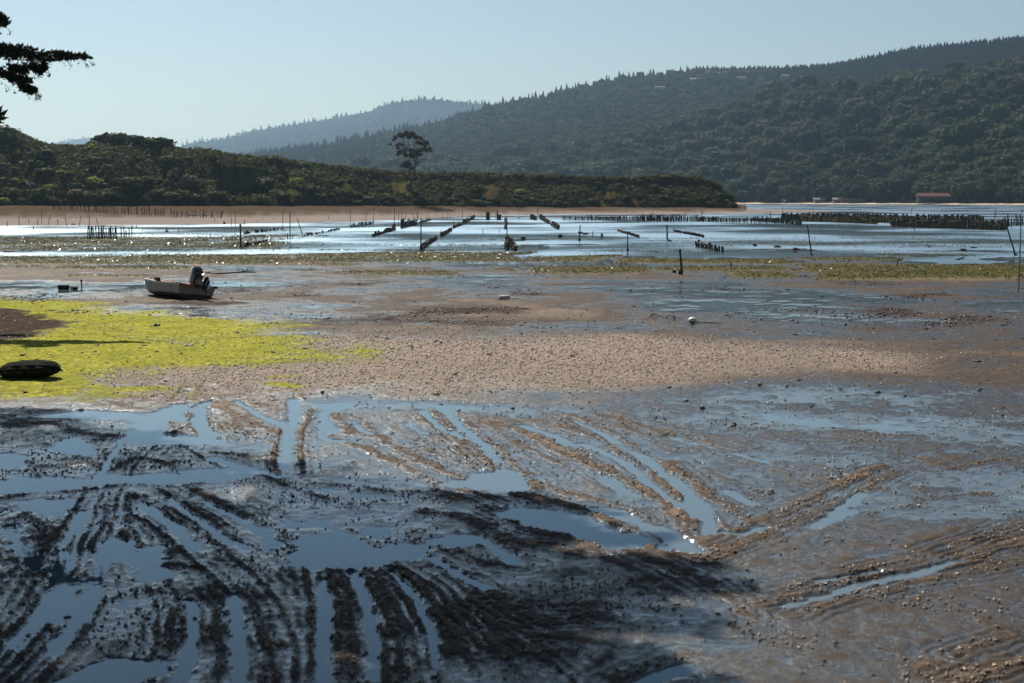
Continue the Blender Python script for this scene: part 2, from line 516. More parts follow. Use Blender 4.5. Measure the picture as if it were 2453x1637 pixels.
# ruts that hold a strip of water
for c, pts, w in (
    (CB, [(490,180),(600,270),(720,330)], .16), (CB, [(590,160),(720,280),(810,350),(890,440)], .18), (CB, [(1000,250),(1150,300),(1240,350)], .16),
    (CB, [(1270,220),(1400,290),(1480,340)], .12), (CB, [(1300,350),(1480,420),(1580,480),(1720,600),(1830,690)], .15),
    (CB, [(1590,400),(1720,490),(1830,560)], .16), (CB, [(140,255),(230,300)], .1), (CB, [(60,330),(180,350)], .1), (CB, [(400,245),(520,300)], .1),
    (CC, [(0,510),(120,610),(200,740),(230,810)], .16), (CC, [(0,310),(130,345),(230,360)], .16), (CC, [(260,370),(450,430),(640,480)], .10),
    (CC, [(300,590),(430,660)], .12), (CC, [(0,800),(80,860),(150,900)], .2), (CC, [(300,800),(390,810),(480,780)], .14),
    (CC, [(760,780),(860,700),(980,600)], .12), (CC, [(760,1050),(1080,1000)], .08), (CC, [(600,1180),(900,1100),(1200,1030),(1500,950)], .12),
    (CA, [(1210,130),(1320,200),(1440,260)], .14), (CA, [(1180,290),(1330,330)], .10), (CA, [(960,80),(940,95)], .16), (CA, [(1500,120),(1490,230),(1470,330),(1460,480)], .17),
    (CA, [(1080,420),(1240,470),(1440,515)], .16), (CA, [(1640,190),(1660,330),(1745,340)], .14),
    (CA, [(640,310),(560,430),(500,520)], .10), (CA, [(700,660),(860,740),(960,860),(1010,890)], .12), (CA, [(860,620),(1010,740),(1160,850)], .09),
    (CA, [(1050,640),(1240,740),(1400,860)], .10), (CA, [(400,700),(360,820),(300,1000),(220,1200),(60,1400)], .13), (CA, [(560,860),(470,1100),(400,1250),(260,1420)], .13),
    (CA, [(960,1150),(990,1300),(900,1560)], .10), (CA, [(1180,1120),(1210,1300),(1200,1568)], .11), (CA, [(1650,1050),(1640,1300),(1640,1568)], .10),
    (CB, [(130,1010),(200,1130),(230,1300),(240,1560)], .10), (CB, [(330,1000),(450,1110),(540,1260),(560,1500)], .08), (CB, [(540,930),(680,1020),(820,1090)], .12),
    (CB, [(770,820),(900,900),(960,960)], .14), (CB, [(1830,1490),(1640,1568)], .14),
):
    g = gpts(c, pts); i = region(g, w * 3)
    if len(i):
        d = seg_dist(X[i] + n_mid[i] * .10, Y[i] + n_fine[i] * .12, g) * (1 + .45 * n_tiny[i])
        k = sstep(w * 1.3, w * 0.3, d)
        Zh[i] = Zh[i] * (1 - k) + (-0.016 + 0.020 * n_mid[i] + .016 * n_tiny[i]) * k
        flatten[i] = np.maximum(flatten[i], k)

for c, pts in (
    (CA, [(120,212),(250,193),(430,178),(640,192),(740,215),(735,230),(640,207),(540,225),(330,217)]),
    (CA, [(745,215),(880,150),(970,140),(945,235),(800,228)]), (CA, [(985,165),(1090,122),(1050,165),(1060,230),(1095,300),(1130,352),(1035,345),(990,250)]),
    (CA, [(620,330),(740,235),(830,240),(820,300),(930,300),(1010,358),(700,350)]),
    (CA, [(270,345),(380,322),(440,345),(500,405),(420,405),(330,385)]), (CA, [(0,408),(95,415),(120,455),(60,470),(0,470)]),
    (CA, [(0,545),(130,525),(300,520),(430,540),(420,565),(270,590),(110,590),(0,604)]), (CA, [(460,556),(530,505),(572,500),(565,542),(520,555)]),
    (CA, [(610,545),(650,515),(800,505),(910,515),(940,488),(1200,472),(1300,500),(1240,518),(1050,540),(900,550),(700,548)]),
    (CA, [(110,645),(200,635),(330,640),(300,712),(220,690),(150,670)]), (CA, [(560,830),(640,840),(680,940),(560,950),(500,910)]),
    (CA, [(700,910),(760,880),(840,950),(830,1040),(740,1050),(690,980)]), (CA, [(60,770),(150,900),(180,1000),(100,930)]),
    (CA, [(1500,925),(1540,860),(1640,830),(1757,822),(1850,870),(1960,930),(1960,960),(1860,978),(1580,980)]),
    (CA, [(440,1490),(560,1450),(700,1480),(820,1470),(700,1568),(300,1568)]), (CA, [(330,1000),(420,1060),(330,1200),(240,1260),(280,1100)]),
    (CB, [(300,900),(400,862),(470,880),(440,930),(330,920)]), (CB, [(560,840),(700,815),(760,860),(640,880)]),
    (CB, [(570,565),(740,520),(800,507),(930,485),(1000,520),(1055,570),(1000,595),(910,610),(830,580),(720,572)]),
    (CB, [(880,700),(1000,665),(1180,690),(1380,745),(1600,830),(1830,905),(1830,930),(1650,880),(1440,890),(1250,820),(1080,780),(980,740)]),
    (CB, [(1380,680),(1500,690),(1600,740),(1720,780),(1830,860),(1690,800),(1560,750),(1450,710)]), (CB, [(1390,505),(1440,508),(1500,555),(1590,610),(1520,600),(1430,540)]),
    (CC, [(0,800),(100,850),(150,905),(60,880),(0,860)]), (CC, [(820,700),(930,690),(900,720),(790,760)]), (CC, [(20,540),(90,590),(190,740),(120,730)]),
    (CB, [(0,150),(120,140),(60,160),(20,200)]), (CB, [(0,250),(60,270),(40,290),(0,290)]),
):
    puddle(c, pts)

# long shallow film of water where the tracks meet the gravel
i = np.nonzero((Y > 27) & (Y < 36) & (np.abs(U) < .42))[0]
line = gpts(CB, [(100,150),(500,150),(900,170),(1300,195),(1830,215)]) + gpts(CC, [(300,200),(900,260),(1815,320)])
d = seg_dist(X[i], Y[i], line)
Zh[i] -= np.interp(PXf[i], [0, 480, 640, 1024], [.035, .032, .013, .010]) * np.exp(-(d / 0.9) ** 2)

# green algae bank, with its bare hollow
ALG = gpts(DISP, [(-500, 690), (0, 684), (200, 704), (400, 724), (560, 740), (700, 765), (800, 790), (840, 812), (760, 830), (640, 836), (560, 850), (420, 852), (300, 856), (320, 880), (250, 905), (180, 915), (60, 908), (-500, 915)])
HOL = gpts(DISP, [(-500, 700), (0, 712), (90, 722), (180, 745), (150, 760), (100, 785), (0, 792), (-500, 800)])
algae = np.zeros_like(Zh); hollow = np.zeros_like(Zh)
i = np.nonzero((Y > 30) & (Y < 85) & (X < 12))[0]
d = seg_dist(X[i], Y[i], ALG + [ALG[0]])
sd = np.where(inside(X[i], Y[i], ALG), d, -d)
algae[i] = np.clip(sd / (3.0 + 3.0 * sstep(-14, -2, X[i])) + 0.35 + 0.6 * n_mid[i] + 0.5 * n_fine[i] - 0.55 * sstep(-11, 2, X[i]), 0, 1)
d2 = seg_dist(X[i], Y[i], HOL + [HOL[0]])
s2 = np.where(inside(X[i], Y[i], HOL), d2, -d2)
hollow[i] = sstep(-.6, .8, s2 + n_mid[i] * 1.2 + n_fine[i] * .7)
Zh[i] += 0.05 * sstep(-1.0, 5.0, sd) + 0.03 * n_mid[i] * sstep(0, 2, sd)
algae = np.clip(algae - hollow, 0, 1)
for pts in ([(640,290),(900,310),(1200,345),(1500,370)], [(500,320),(900,350),(1100,385),(1300,440)], [(800,380),(1000,400),(1200,430)], [(1200,390),(1500,370),(1900,360),(2150,350)], [(1250,470),(1350,430),(1500,400)]):
    g = gpts(CD, pts); j = region(g, 1.5)
    k = np.exp(-(seg_dist(X[j] + n_fine[j] * .3, Y[j] + n_mid[j] * .5, g) / .35) ** 2)
    Zh[j] -= 0.05 * k; algae[j] *= 1 - 0.75 * k * (0.6 + 0.6 * n_fine[j])
for pts, r in (([(1410,55),(1500,65)], .16), ([(1400,18),(1480,15)], .12)):
    g = gpts(CA, pts); j = region(g, 2.5)
    algae[j] = np.maximum(algae[j], np.clip(np.exp(-(seg_dist(X[j], Y[j], g) / (r * 1.8)) ** 2) * (1.0 + n_fine[j]), 0, .8))

# firmer mud where the skiff lies
Zh += .05 * np.exp(-(((X + 16.2) / 5.5) ** 2 + ((Y - 67.5) / 5.0) ** 2))

# eelgrass banks: (x0, x1, y0, y1) in px of the 1024 wide frame, density
GRASS = [(-80,292,234,252,.8), (-80,300,254,265,1), (40,200,266.3,271,.8), (50,168,276,277.8,.7), (-60,110,266,269,.5),
         (280,530,252,263,1), (305,365,264.3,266.8,.7), (280,340,269.5,271.5,.6), (320,472,270.7,276.3,1), (395,450,268,270,.6), (476,530,267.5,272,1),
         (515,612,255.5,263.3,1), (597,800,258,264.6,1), (517,656,265.5,276.2,1), (650,800,266,271.5,.9), (720,800,272.3,279,1), (540,580,277,279.5,.5),
         (780,920,256,262,.6), (790,925,265,272,1), (900,1100,265,279.8,1), (815,1100,271,281,1), (640,720,259,262,.5), (600,640,277.5,280,.24),
         (270,420,236,238,.21), (290,520,243,246,.27), (300,480,249,250.5,.5), (120,300,228,231,.24), (0,140,226,228.5,.5), (190,280,224.5,226.5,.7),
         (620,800,243.5,246,.21), (590,700,249,252,.24), (780,1060,236,239,.18), (780,1060,240,247,.21), (800,960,249.5,252,.24), (850,1000,254,257,.24), (470,640,238,239.5,.18),
         (640,790,236,243,.15)]
def grass_at(px, py, xx, yy):
    w = fbm(xx / 14.0, yy / 7.0, 4, ox=3.3)
    m = np.zeros_like(px)
    for x0, x1, y0, y1, q in GRASS:
        hy = (y1 - y0) / 2
        ex = np.minimum(px - x0, x1 - px) / 60.0
        ey = 1 - np.abs(py - (y0 + y1) / 2) / hy
        e = np.minimum(ex * 1.2, ey)
        m = np.maximum(m, q * sstep(-.15, .55, e + w * 0.55))
    return m
i = np.nonzero((Y > 80) & (Y < 280))[0]
grass = np.zeros_like(Zh)
grass[i] = grass_at(PXf[i], PYf[i], X[i], Y[i])
Zh += 0.045 * sstep(.2, .6, grass)

# beach below the bluff
fr, bs, zb = shore(U)
t = (Y - fr) / (bs - fr)
beach = zb * (0.22 * np.clip(t, 0, 1.0) + 0.78 * sstep(.62, 1.02, t)) + 0.02 + n_mid * .03
spit = (PXf > 745) & (PXf < 846)
beach = np.where(spit, 1.3 * (1 - (PXf - 745) / 101.0) * np.clip(1 - np.abs(t - .5) * 2, -1, 1) * 1.2, beach)
beach = np.where((PXf >= 846), -1, beach)
bz = np.where(t > -0.05, np.maximum(Zh, np.where(t > 0, beach, -0.05)), Zh)
Zh = bz
sand = sstep(-.02, .06, t) * (beach > -.01)
wrack = sstep(.55, .80, t + n_mid * .08) * sand
# dry land on the near left, where the cypresses stand
land = sstep(-.43, -.60, U) * sstep(5, 12, Y) * (1 - sstep(60, 120, Y))
Zh += land * 1.1
Zh = np.where(Y < 3, np.maximum(Zh, 0.03), Zh)

gravel = sstep(.35, .75, np.exp(-((Y - 44) / 11.0) ** 2) * np.clip(1.25 - np.abs(PXf - 430) / 620.0, 0, 1) + n_big * .30 + n_mid * .18) * (1 - algae * .95)
weed = np.clip(hollow * 1.0 + sstep(.1, .5, fbm(X / 5, Y / 5, 4, ox=55)) * sstep(52, 58, Y) * (1 - sstep(80, 88, Y)) * .9, 0, 1)

V = np.stack([X, Y, Zh], -1)
nr, nc = SHAPE
ii = np.arange(nr * nc).reshape(nr, nc)
Q = np.stack([ii[:-1, :-1], ii[:-1, 1:], ii[1:, 1:], ii[1:, :-1]], -1).reshape(-1, 4)

def height(x, y):
    """ground height at world points (arrays)"""
    x = np.asarray(x, float); y = np.asarray(y, float)
    u = x / np.maximum(y, 6.0)
    r = np.clip(np.interp(y, rowsY, np.arange(nr)), 0, nr - 1.001); c = np.clip(np.interp(u, cols, np.arange(nc)), 0, nc - 1.001)
    r0 = r.astype(int); c0 = c.astype(int); fr_ = r - r0; fc = c - c0
    Zg = Zh.reshape(SHAPE)
    return (Zg[r0, c0] * (1 - fc) + Zg[r0, c0 + 1] * fc) * (1 - fr_) + (Zg[r0 + 1, c0] * (1 - fc) + Zg[r0 + 1, c0 + 1] * fc) * fr_

def sample(A, x, y):
    u = x / np.maximum(y, 6.0)
    r = np.clip(np.rint(np.interp(y, rowsY, np.arange(nr))), 0, nr - 1).astype(int); c = np.clip(np.rint(np.interp(u, cols, np.arange(nc))), 0, nc - 1).astype(int)
    return A.reshape(SHAPE)[r, c]

# --- mud material
m_mud, nt, b = mat('mud')
g = pos(nt)
lv = attr(nt, 'level'); al = attr(nt, 'algae'); gr = attr(nt, 'grass'); sa = attr(nt, 'sand'); wr = attr(nt, 'wrack'); we = attr(nt, 'weed'); gv = attr(nt, 'gravel')
n1 = noise(nt, g, 0.7, 5); n2 = noise(nt, g, 6.0, 6, .65); n3 = noise(nt, g, 34.0, 4, .65)
# how far above the film of water, broken up finely
fl = math_n(nt, 'ADD', lv, math_n(nt, 'ADD', math_n(nt, 'MULTIPLY', math_n(nt, 'SUBTRACT', n2, .5), 1.5), math_n(nt, 'MULTIPLY', math_n(nt, 'SUBTRACT', n3, .5), 1.2)))
film = ramp(nt, fl, .55, .28)
dryness = ramp(nt, fl, .6, 2.3)
c = mixc(nt, n2, (.012, .010, .009), (.042, .031, .024))
c2 = mixc(nt, n2, (.070, .050, .036), (.225, .165, .120))
c = mixc(nt, dryness, c, c2)
c = mixc(nt, math_n(nt, 'MULTIPLY', gv, ramp(nt, n3, .44, .62)), c, (.40, .31, .235))
c = mixc(nt, math_n(nt, 'MULTIPLY', gv, ramp(nt, n3, .44, .34)), c, (.024, .019, .016))
c = mixc(nt, math_n(nt, 'MULTIPLY', we, ramp(nt, n2, .32, .46)), c, (.034, .020, .013))
pink = mixc(nt, n2, (.155, .128, .113), (.23, .195, .175))
wrc = mixc(nt, n2, (.035, .025, .017), (.105, .072, .044))
c = mixc(nt, sa, c, mixc(nt, wr, pink, wrc))
c = mixc(nt, math_n(nt, 'MULTIPLY', gr, ramp(nt, n2, .3, .5)), c, mixc(nt, n3, (.050, .046, .014), (.13, .110, .035)))
alc = mixc(nt, ramp(nt, n1, .3, .7), (.23, .23, .045), (.40, .375, .080))
alc = mixc(nt, ramp(nt, n2, .62, .42), alc, (.16, .165, .026))
alc = mixc(nt, ramp(nt, n3, .58, .68), alc, (.08, .075, .02))
ae = math_n(nt, 'ADD', al, math_n(nt, 'ADD', math_n(nt, 'MULTIPLY', math_n(nt, 'SUBTRACT', n2, .5), 1.5), math_n(nt, 'MULTIPLY', math_n(nt, 'SUBTRACT', n3, .5), 1.6)))
am = math_n(nt, 'MULTIPLY', ramp(nt, ae, -.03, .62), ramp(nt, al, .0, .12))
c = mixc(nt, am, c, alc)
soft = math_n(nt, 'MAXIMUM', am, sa)
film = math_n(nt, 'MULTIPLY', film, math_n(nt, 'SUBTRACT', 1.0, soft))
c = mixc(nt, film, c, (.050, .060, .066))
nt.links.new(c, b.inputs['Base Color'])
ro = ramp(nt, fl, .40, 1.05, .07, .60)
nt.links.new(math_n(nt, 'MAXIMUM', ro, math_n(nt, 'MULTIPLY', soft, .85)), b.inputs['Roughness'])
nt.links.new(math_n(nt, 'MAXIMUM', math_n(nt, 'MULTIPLY', math_n(nt, 'SUBTRACT', 1.0, soft), math_n(nt, 'MULTIPLY', ramp(nt, fl, .40, 1.1, .5, .035), math_n(nt, 'SUBTRACT', 1.0, math_n(nt, 'MULTIPLY', we, .9)))), .0), b.inputs['Specular IOR Level'])
b.inputs['IOR'].default_value = 1.40
b.inputs['Specular Tint'].default_value = (.72, .90, 1.0, 1)
bp = nd(nt, 'ShaderNodeBump', Distance=0.05)
nt.links.new(math_n(nt, 'ADD', math_n(nt, 'MULTIPLY', n2, .6), math_n(nt, 'MULTIPLY', n3, .45)), bp.inputs['Height'])
nt.links.new(math_n(nt, 'MULTIPLY', ramp(nt, film, 0, 1, .8, .02), math_n(nt, 'SUBTRACT', 1.0, math_n(nt, 'MULTIPLY', sa, .6))), bp.inputs['Strength'])
nt.links.new(bp.outputs['Normal'], b.inputs['Normal'])

level = np.clip(Zh / np.interp(Y, [0, 30, 45, 60, 80, 130], [.034, .040, .07, .05, .05, .05]), -2, 4)
me = np_mesh('mudflat', V, Q, m_mud, True, {'level': level, 'algae': algae, 'grass': grass, 'sand': sand, 'wrack': wrack, 'weed': weed, 'gravel': gravel})
tag(obj('mudflat', me), kind='structure', label='wet tidal mudflat with ruts, puddles and a green bank')

# --- deep bed reaching the horizon
m_bed = simple('seabed', (.05, .045, .035), .8, scale=.05)
mb = MB(); mb.add([(-9000, -200, -.75), (9000, -200, -.75), (9000, 12000, -.75), (-9000, 12000, -.75)], [(0, 1, 2, 3)])
tag(mb.build('seabed', m_bed), kind='structure')

# --- water: calm in the puddles, rippled out on the channel
m_wat, nt, b = mat('water')
g = pos(nt)
sx = nt.nodes.new('ShaderNodeSeparateXYZ'); nt.links.new(g, sx.inputs[0])
gust = noise(nt, g, 0.03, 4)
far = ramp(nt, sx.outputs['Y'], 75, 125)
rip = math_n(nt, 'MULTIPLY', far, ramp(nt, gust, .38, .60, .30, 1.0))
nt.links.new(mixc(nt, far, (.085, .110, .125), (.12, .165, .19)), b.inputs['Base Color']); b.inputs['Roughness'].default_value = .6; b.inputs['Specular IOR Level'].default_value = 0
gl = nt.nodes.new('ShaderNodeBsdfGlossy'); gl.inputs['Color'].default_value = (.76, .91, 1.0, 1)
nt.links.new(math_n(nt, 'ADD', math_n(nt, 'MULTIPLY', rip, .215), .012), gl.inputs['Roughness'])
fz = nt.nodes.new('ShaderNodeFresnel'); fz.inputs['IOR'].default_value = 1.333
mxw = nt.nodes.new('ShaderNodeMixShader'); nt.links.new(fz.outputs[0], mxw.inputs[0]); nt.links.new(b.outputs[0], mxw.inputs[1]); nt.links.new(gl.outputs[0], mxw.inputs[2])
nt.links.new(mxw.outputs[0], nt.nodes['Material Output'].inputs['Surface'])
bp = nd(nt, 'ShaderNodeBump', Distance=0.30)
nt.links.new(math_n(nt, 'ADD', math_n(nt, 'MULTIPLY', noise(nt, g, 2.2, 3), 1.0), math_n(nt, 'MULTIPLY', noise(nt, g, 0.5, 2), 1.2)), bp.inputs['Height'])
nt.links.new(math_n(nt, 'ADD', math_n(nt, 'MULTIPLY', rip, .16), 0.003), bp.inputs['Strength'])
nt.links.new(bp.outputs['Normal'], gl.inputs['Normal'])
mb = MB()
mb.add([(-3200, 1, 0), (3200, 1, 0), (3200, 3300, 0), (-3200, 3300, 0)], [(0, 1, 2, 3)])
tag(mb.build('water', m_wat), kind='structure')
# ------------------------------------------------------------------ the bluff
def q1024(pts):
    return np.array([x * 1024 / 2350 for x, _ in pts]), np.array([y * 1024 / 2350 for _, y in pts])
CRX, CRY = q1024([(-900, 290), (-200, 300), (0, 308), (50, 312), (90, 333), (120, 341), (200, 343), (235, 333), (330, 331), (390, 341), (430, 352), (480, 352), (530, 362), (600, 368), (660, 374), (740, 384),
                  (800, 390), (900, 400), (1000, 402), (1100, 402), (1200, 406), (1300, 409), (1480, 410), (1530, 405), (1600, 410), (1640, 424), (1670, 446), (1688, 470), (1700, 473)])
def crest(px, setback):
    _, bs, zb = shore((px - 512) / F_PX)
    yb = bs + setback
    zc = H_CAM + (HORIZON - np.interp(px, CRX, CRY)) * yb / F_PX
    return bs, zb, yb, zc

bpx = np.concatenate([np.arange(-700, -20, 12.0), np.arange(-20, 741, 1.6)])
tt = np.concatenate([np.linspace(-.06, 1.0, 46), 1.0 + np.linspace(.05, 1, 12) ** 1.5 * 6])
BP, TT = np.meshgrid(bpx, tt, indexing='ij')
setb = np.interp(BP, [-700, 0, 150, 300, 500, 700, 740], [44, 42, 38, 32, 26, 18, 8])
bs, zb, yb, zc = crest(BP, setb)
zc = np.maximum(zc, zb + .3)
gul = fbm(BP / 26.0, TT * .8, 3, ox=12) * 0.22 + fbm(BP / 9.0, TT * 1.5, 3, ox=22) * 0.10
s = np.clip(TT, 0, 1)
# vertical scarp at the top on the middle part, rounder to the left
prof_soft = 1 - (1 - s) ** 1.5
prof_cliff = 0.62 * s ** .9 + 0.38 * sstep(.80, .97, s)
wcl = sstep(230, 420, BP)
wcl = wcl * .55
prof = prof_soft * (1 - wcl) + prof_cliff * wcl
By = bs + np.clip(TT, -1, 1) * setb + np.maximum(TT - 1, 0) * 40
By = By + gul * setb * 1.3 * np.sin(np.pi * np.clip(s, 0, 1)) 
Bz = zb - 0.5 * (TT < 0) + (zc - zb) * prof + fbm(BP / 6.0, TT * 6, 3, ox=9) * .5 * np.sin(np.pi * s)
Bz = np.where(TT > 1, zc - (TT - 1) * 0.9 + fbm(BP / 20., TT, 2) * .3, Bz)
# recess eaten into the hump: a steep bare wall below an overhanging rim
rec = sstep(212, 232, BP + 6 * fbm(BP / 9., TT * 3, 2)) * (1 - sstep(258, 282, BP)) * sstep(.06, .16, s) * (1 - sstep(.60, .70, s))
By = By + rec * (0.66 - s).clip(0, 1) * setb * 1.15
Bx = (BP - 512) / F_PX * By
nb, nt_ = BP.shape
ii = np.arange(nb * nt_).reshape(nb, nt_)
Qb = np.stack([ii[:-1, :-1], ii[1:, :-1], ii[1:, 1:], ii[:-1, 1:]], -1).reshape(-1, 4)
m_bluff, nt, b = mat('bluff_earth')
g = pos(nt)
n1 = noise(nt, g, .12, 4); n2 = noise(nt, g, .9, 5, .6); n3 = noise(nt, g, .25, 3)
earth = mixc(nt, n2, (.035, .022, .013), (.105, .060, .030))
veg = mixc(nt, n2, (.018, .024, .007), (.080, .088, .022))
c = mixc(nt, math_n(nt, 'MULTIPLY', ramp(nt, n3, .44, .54), attr(nt, 'bare')), veg, earth)
nt.links.new(c, b.inputs['Base Color']); b.inputs['Roughness'].default_value = .9; b.inputs['Specular IOR Level'].default_value = 0
bp = nd(nt, 'ShaderNodeBump', Distance=.5, Strength=.8); nt.links.new(n2, bp.inputs['Height']); nt.links.new(bp.outputs['Normal'], b.inputs['Normal'])
bluff = obj('bluff', np_mesh('bluff', np.stack([Bx, By, Bz], -1).reshape(-1, 3), Qb, m_bluff, True, {'bare': (sstep(300, 420, BP) * .9 + .06).ravel()}))
tag(bluff, kind='structure', label='low scrub covered bluff running out to a point')

def bluff_at(px, t):
    i = np.clip(np.interp(px, bpx, np.arange(len(bpx))), 0, len(bpx) - 1.001); j = np.clip(np.interp(t, tt, np.arange(len(tt))), 0, len(tt) - 1.001)
    i0 = i.astype(int); j0 = j.astype(int); a = i - i0; c_ = j - j0
    out = []
    for M in (Bx, By, Bz):
        out.append((M[i0, j0] * (1 - a) + M[i0 + 1, j0] * a) * (1 - c_) + (M[i0, j0 + 1] * (1 - a) + M[i0 + 1, j0 + 1] * a) * c_)
    return np.stack(out, -1)

# ------------------------------------------------------------------ hills
def hill(name, label, px0, px1, dpx, d0, d1, nrow, foot_z, ridge, mcol, rough=10.0, power=1.1, seed=0.0):
    """terrain from its foot (distance d0(px)) up to the ridge line seen in the photograph (distance d1(px))"""
    px = np.arange(px0, px1 + .1, dpx)
    t = np.concatenate([np.linspace(0, 1, nrow), 1 + np.linspace(.08, .8, 5)])
    A, T = np.meshgrid(px, t, indexing='ij')
    D0 = np.interp(A, *d0); D1 = np.interp(A, *d1)
    D = D0 + (D1 - D0) * T
    rx, ry = q1024(ridge)
    ZR = H_CAM + (HORIZON - np.interp(A, rx, ry)) * D1 / F_PX
    s = np.clip(T, 0, 1)
    Z = foot_z + (ZR - foot_z) * s ** power
    Z = np.where(T > 1, ZR - (T - 1) * (ZR * .7), Z)
    XX_ = (A - 512) / F_PX * D
    bump = fbm(XX_ / 160, D / 260, 4, ox=seed) * rough + fbm(XX_ / 40, D / 60, 3, ox=seed + 5) * rough * .25
    Z = Z + bump * np.sin(np.pi * np.clip(s, 0, 1)) ** .8
    n, m = A.shape
    idx = np.arange(n * m).reshape(n, m)
    Q_ = np.stack([idx[:-1, :-1], idx[1:, :-1], idx[1:, 1:], idx[:-1, 1:]], -1).reshape(-1, 4)
    o = obj(name, np_mesh(name, np.stack([XX_, D, Z], -1).reshape(-1, 3), Q_, mcol, True))
    tag(o, kind='structure', label=label)
    def at(p, tq):
        i = np.clip(np.interp(p, px, np.arange(n)), 0, n - 1.001); j = np.clip(np.interp(tq, t, np.arange(m)), 0, m - 1.001)
        i0 = i.astype(int); j0 = j.astype(int); a = i - i0; c_ = j - j0
        return np.stack([(M[i0, j0] * (1 - a) + M[i0 + 1, j0] * a) * (1 - c_) + (M[i0, j0 + 1] * (1 - a) + M[i0 + 1, j0 + 1] * a) * c_ for M in (XX_, D, Z)], -1)
    return at, D0, D1

m_hill = simple('hill_ground', (.016, .019, .009), .95, scale=.02, var=.5, spec=.0)
SH = ([-400, 560, 736, 1024, 1500], [1500, 1400, 1290, 1080, 900])            # far shore
near_ridge = [(-800, 430), (500, 430), (700, 415), (900, 404), (1000, 398), (1200, 376), (1400, 336), (1535, 301), (1680, 268), (1815, 226), (1890, 214), (1985, 213), (2125, 199), (2265, 176), (2350, 174), (2700, 150)]
main_ridge = [(-800, 440), (400, 400), (560, 364), (600, 355), (740, 338), (850, 318), (960, 300), (1010, 293), (1060, 273), (1110, 260), (1140, 244), (1200, 238), (1260, 224), (1300, 212), (1400, 191), (1480, 178), (1560, 173), (1600, 168), (1700, 169), (1800, 166), (1900, 159), (2000, 140), (2080, 124), (2200, 112), (2350, 97), (2700, 70)]
far_ridge = [(-800, 420), (300, 372), (420, 340), (440, 333), (520, 321), (600, 303), (640, 295), (700, 287), (760, 276), (850, 261), (880, 248), (900, 242), (940, 234), (1000, 233), (1060, 239), (1120, 243), (1250, 262), (1500, 300), (2700, 420)]
last_ridge = [(-800, 400), (0, 352), (100, 336), (150, 327), (200, 320), (240, 322), (330, 338), (450, 372), (900, 430), (2700, 440)]
hillA, A0, A1 = hill('near_hill', 'oak covered lower slope across the bay', -60, 1200, 6.0, SH, ([-400, 560, 736, 1024, 1500], [1950, 1850, 1760, 1560, 1350]), 50, .3, near_ridge, m_hill, 14, 1.05, 1.0)
hillB, B0, B1 = hill('main_ridge', 'dark conifer ridge above the lower slope', -60, 1240, 6.0, ([-400, 1500], [1800, 1500]), ([-400, 500, 1024, 1500], [3000, 2700, 2250, 2000]), 40, 4, main_ridge, m_hill, 12, 1.0, 2.0)
hillC, C0, C1 = hill('far_ridge', 'pale blue wooded ridge far behind', -60, 760, 6.0, ([-400, 1500], [4400, 4400]), ([-400, 1500], [6400, 6400]), 30, 8, far_ridge, m_hill, 25, .9, 3.0)
hillD, D0, D1 = hill('last_ridge', 'small faint hill on the horizon behind the bluff', -60, 420, 6.0, ([-400, 1500], [7400, 7400]), ([-400, 1500], [8800, 8800]), 16, 8, last_ridge, m_hill, 20, .9, 4.0)
# far shore strip of sand
mb = MB()
m_sand = simple('far_sand', (.42, .33, .23), .9, scale=.05, spec=0)
fx = np.arange(520, 1500, 20.0); fd = np.interp(fx, *SH)
vs = []
for x, d_ in zip(fx, fd):
    for k, z in ((-26, -.3), (-14, .25), (0, .9), (12, 1.5)):
        vs.append(((x - 512) / F_PX * (d_ + k), d_ + k, z))
fs = [(i * 4 + k, (i + 1) * 4 + k, (i + 1) * 4 + k + 1, i * 4 + k + 1) for i in range(len(fx) - 1) for k in range(3)]
mb.add(vs, fs)
tag(mb.build('far_beach', m_sand, smooth=True), kind='structure', label='thin strip of pale sand along the far shore')

# ------------------------------------------------------------------ foliage prototypes
def leaf_cloud(lobes, n, size, rnd, up=0.25):
    """quads spread through ellipsoid lobes, facing roughly outwards. lobes: (cx,cy,cz,rx,ry,rz)"""
    L = np.array(lobes, float)
    w = L[:, 3] * L[:, 4]; w /= w.sum()
    k = rnd.choice(len(L), n, p=w)
    d = rnd.normal(size=(n, 3)); d /= np.linalg.norm(d, axis=1)[:, None]
    rr = 0.55 + 0.5 * rnd.random(n) ** .6
    c = L[k, :3] + d * L[k, 3:] * rr[:, None]
    nrm = d + rnd.normal(size=(n, 3)) * .55 + np.array([0, 0, up])
    nrm /= np.linalg.norm(nrm, axis=1)[:, None]
    a = np.cross(nrm, rnd.normal(size=(n, 3))); a /= np.linalg.norm(a, axis=1)[:, None]
    bq = np.cross(nrm, a)
    s = size * (.6 + .8 * rnd.random(n))[:, None]
    asp = (.55 + .4 * rnd.random(n))[:, None]
    q = np.stack([c - a * s, c - bq * s * asp + a * s * .15, c + a * s, c + bq * s * asp - a * s * .1], 1)
    return q.reshape(-1, 3), np.arange(n * 4).reshape(n, 4)

def ico_blobs(lobes, rnd, jit=.25, shrink=.8):
    """dark inner mass so that a crown is not see-through"""
    mb = MB()
    for cx, cy, cz, rx, ry, rz in lobes:
        mb.blob((cx, cy, cz), (rx * shrink, ry * shrink, rz * shrink), jit, nu=7, nv=4)
    V = np.array(mb.v)
    return V, mb.f

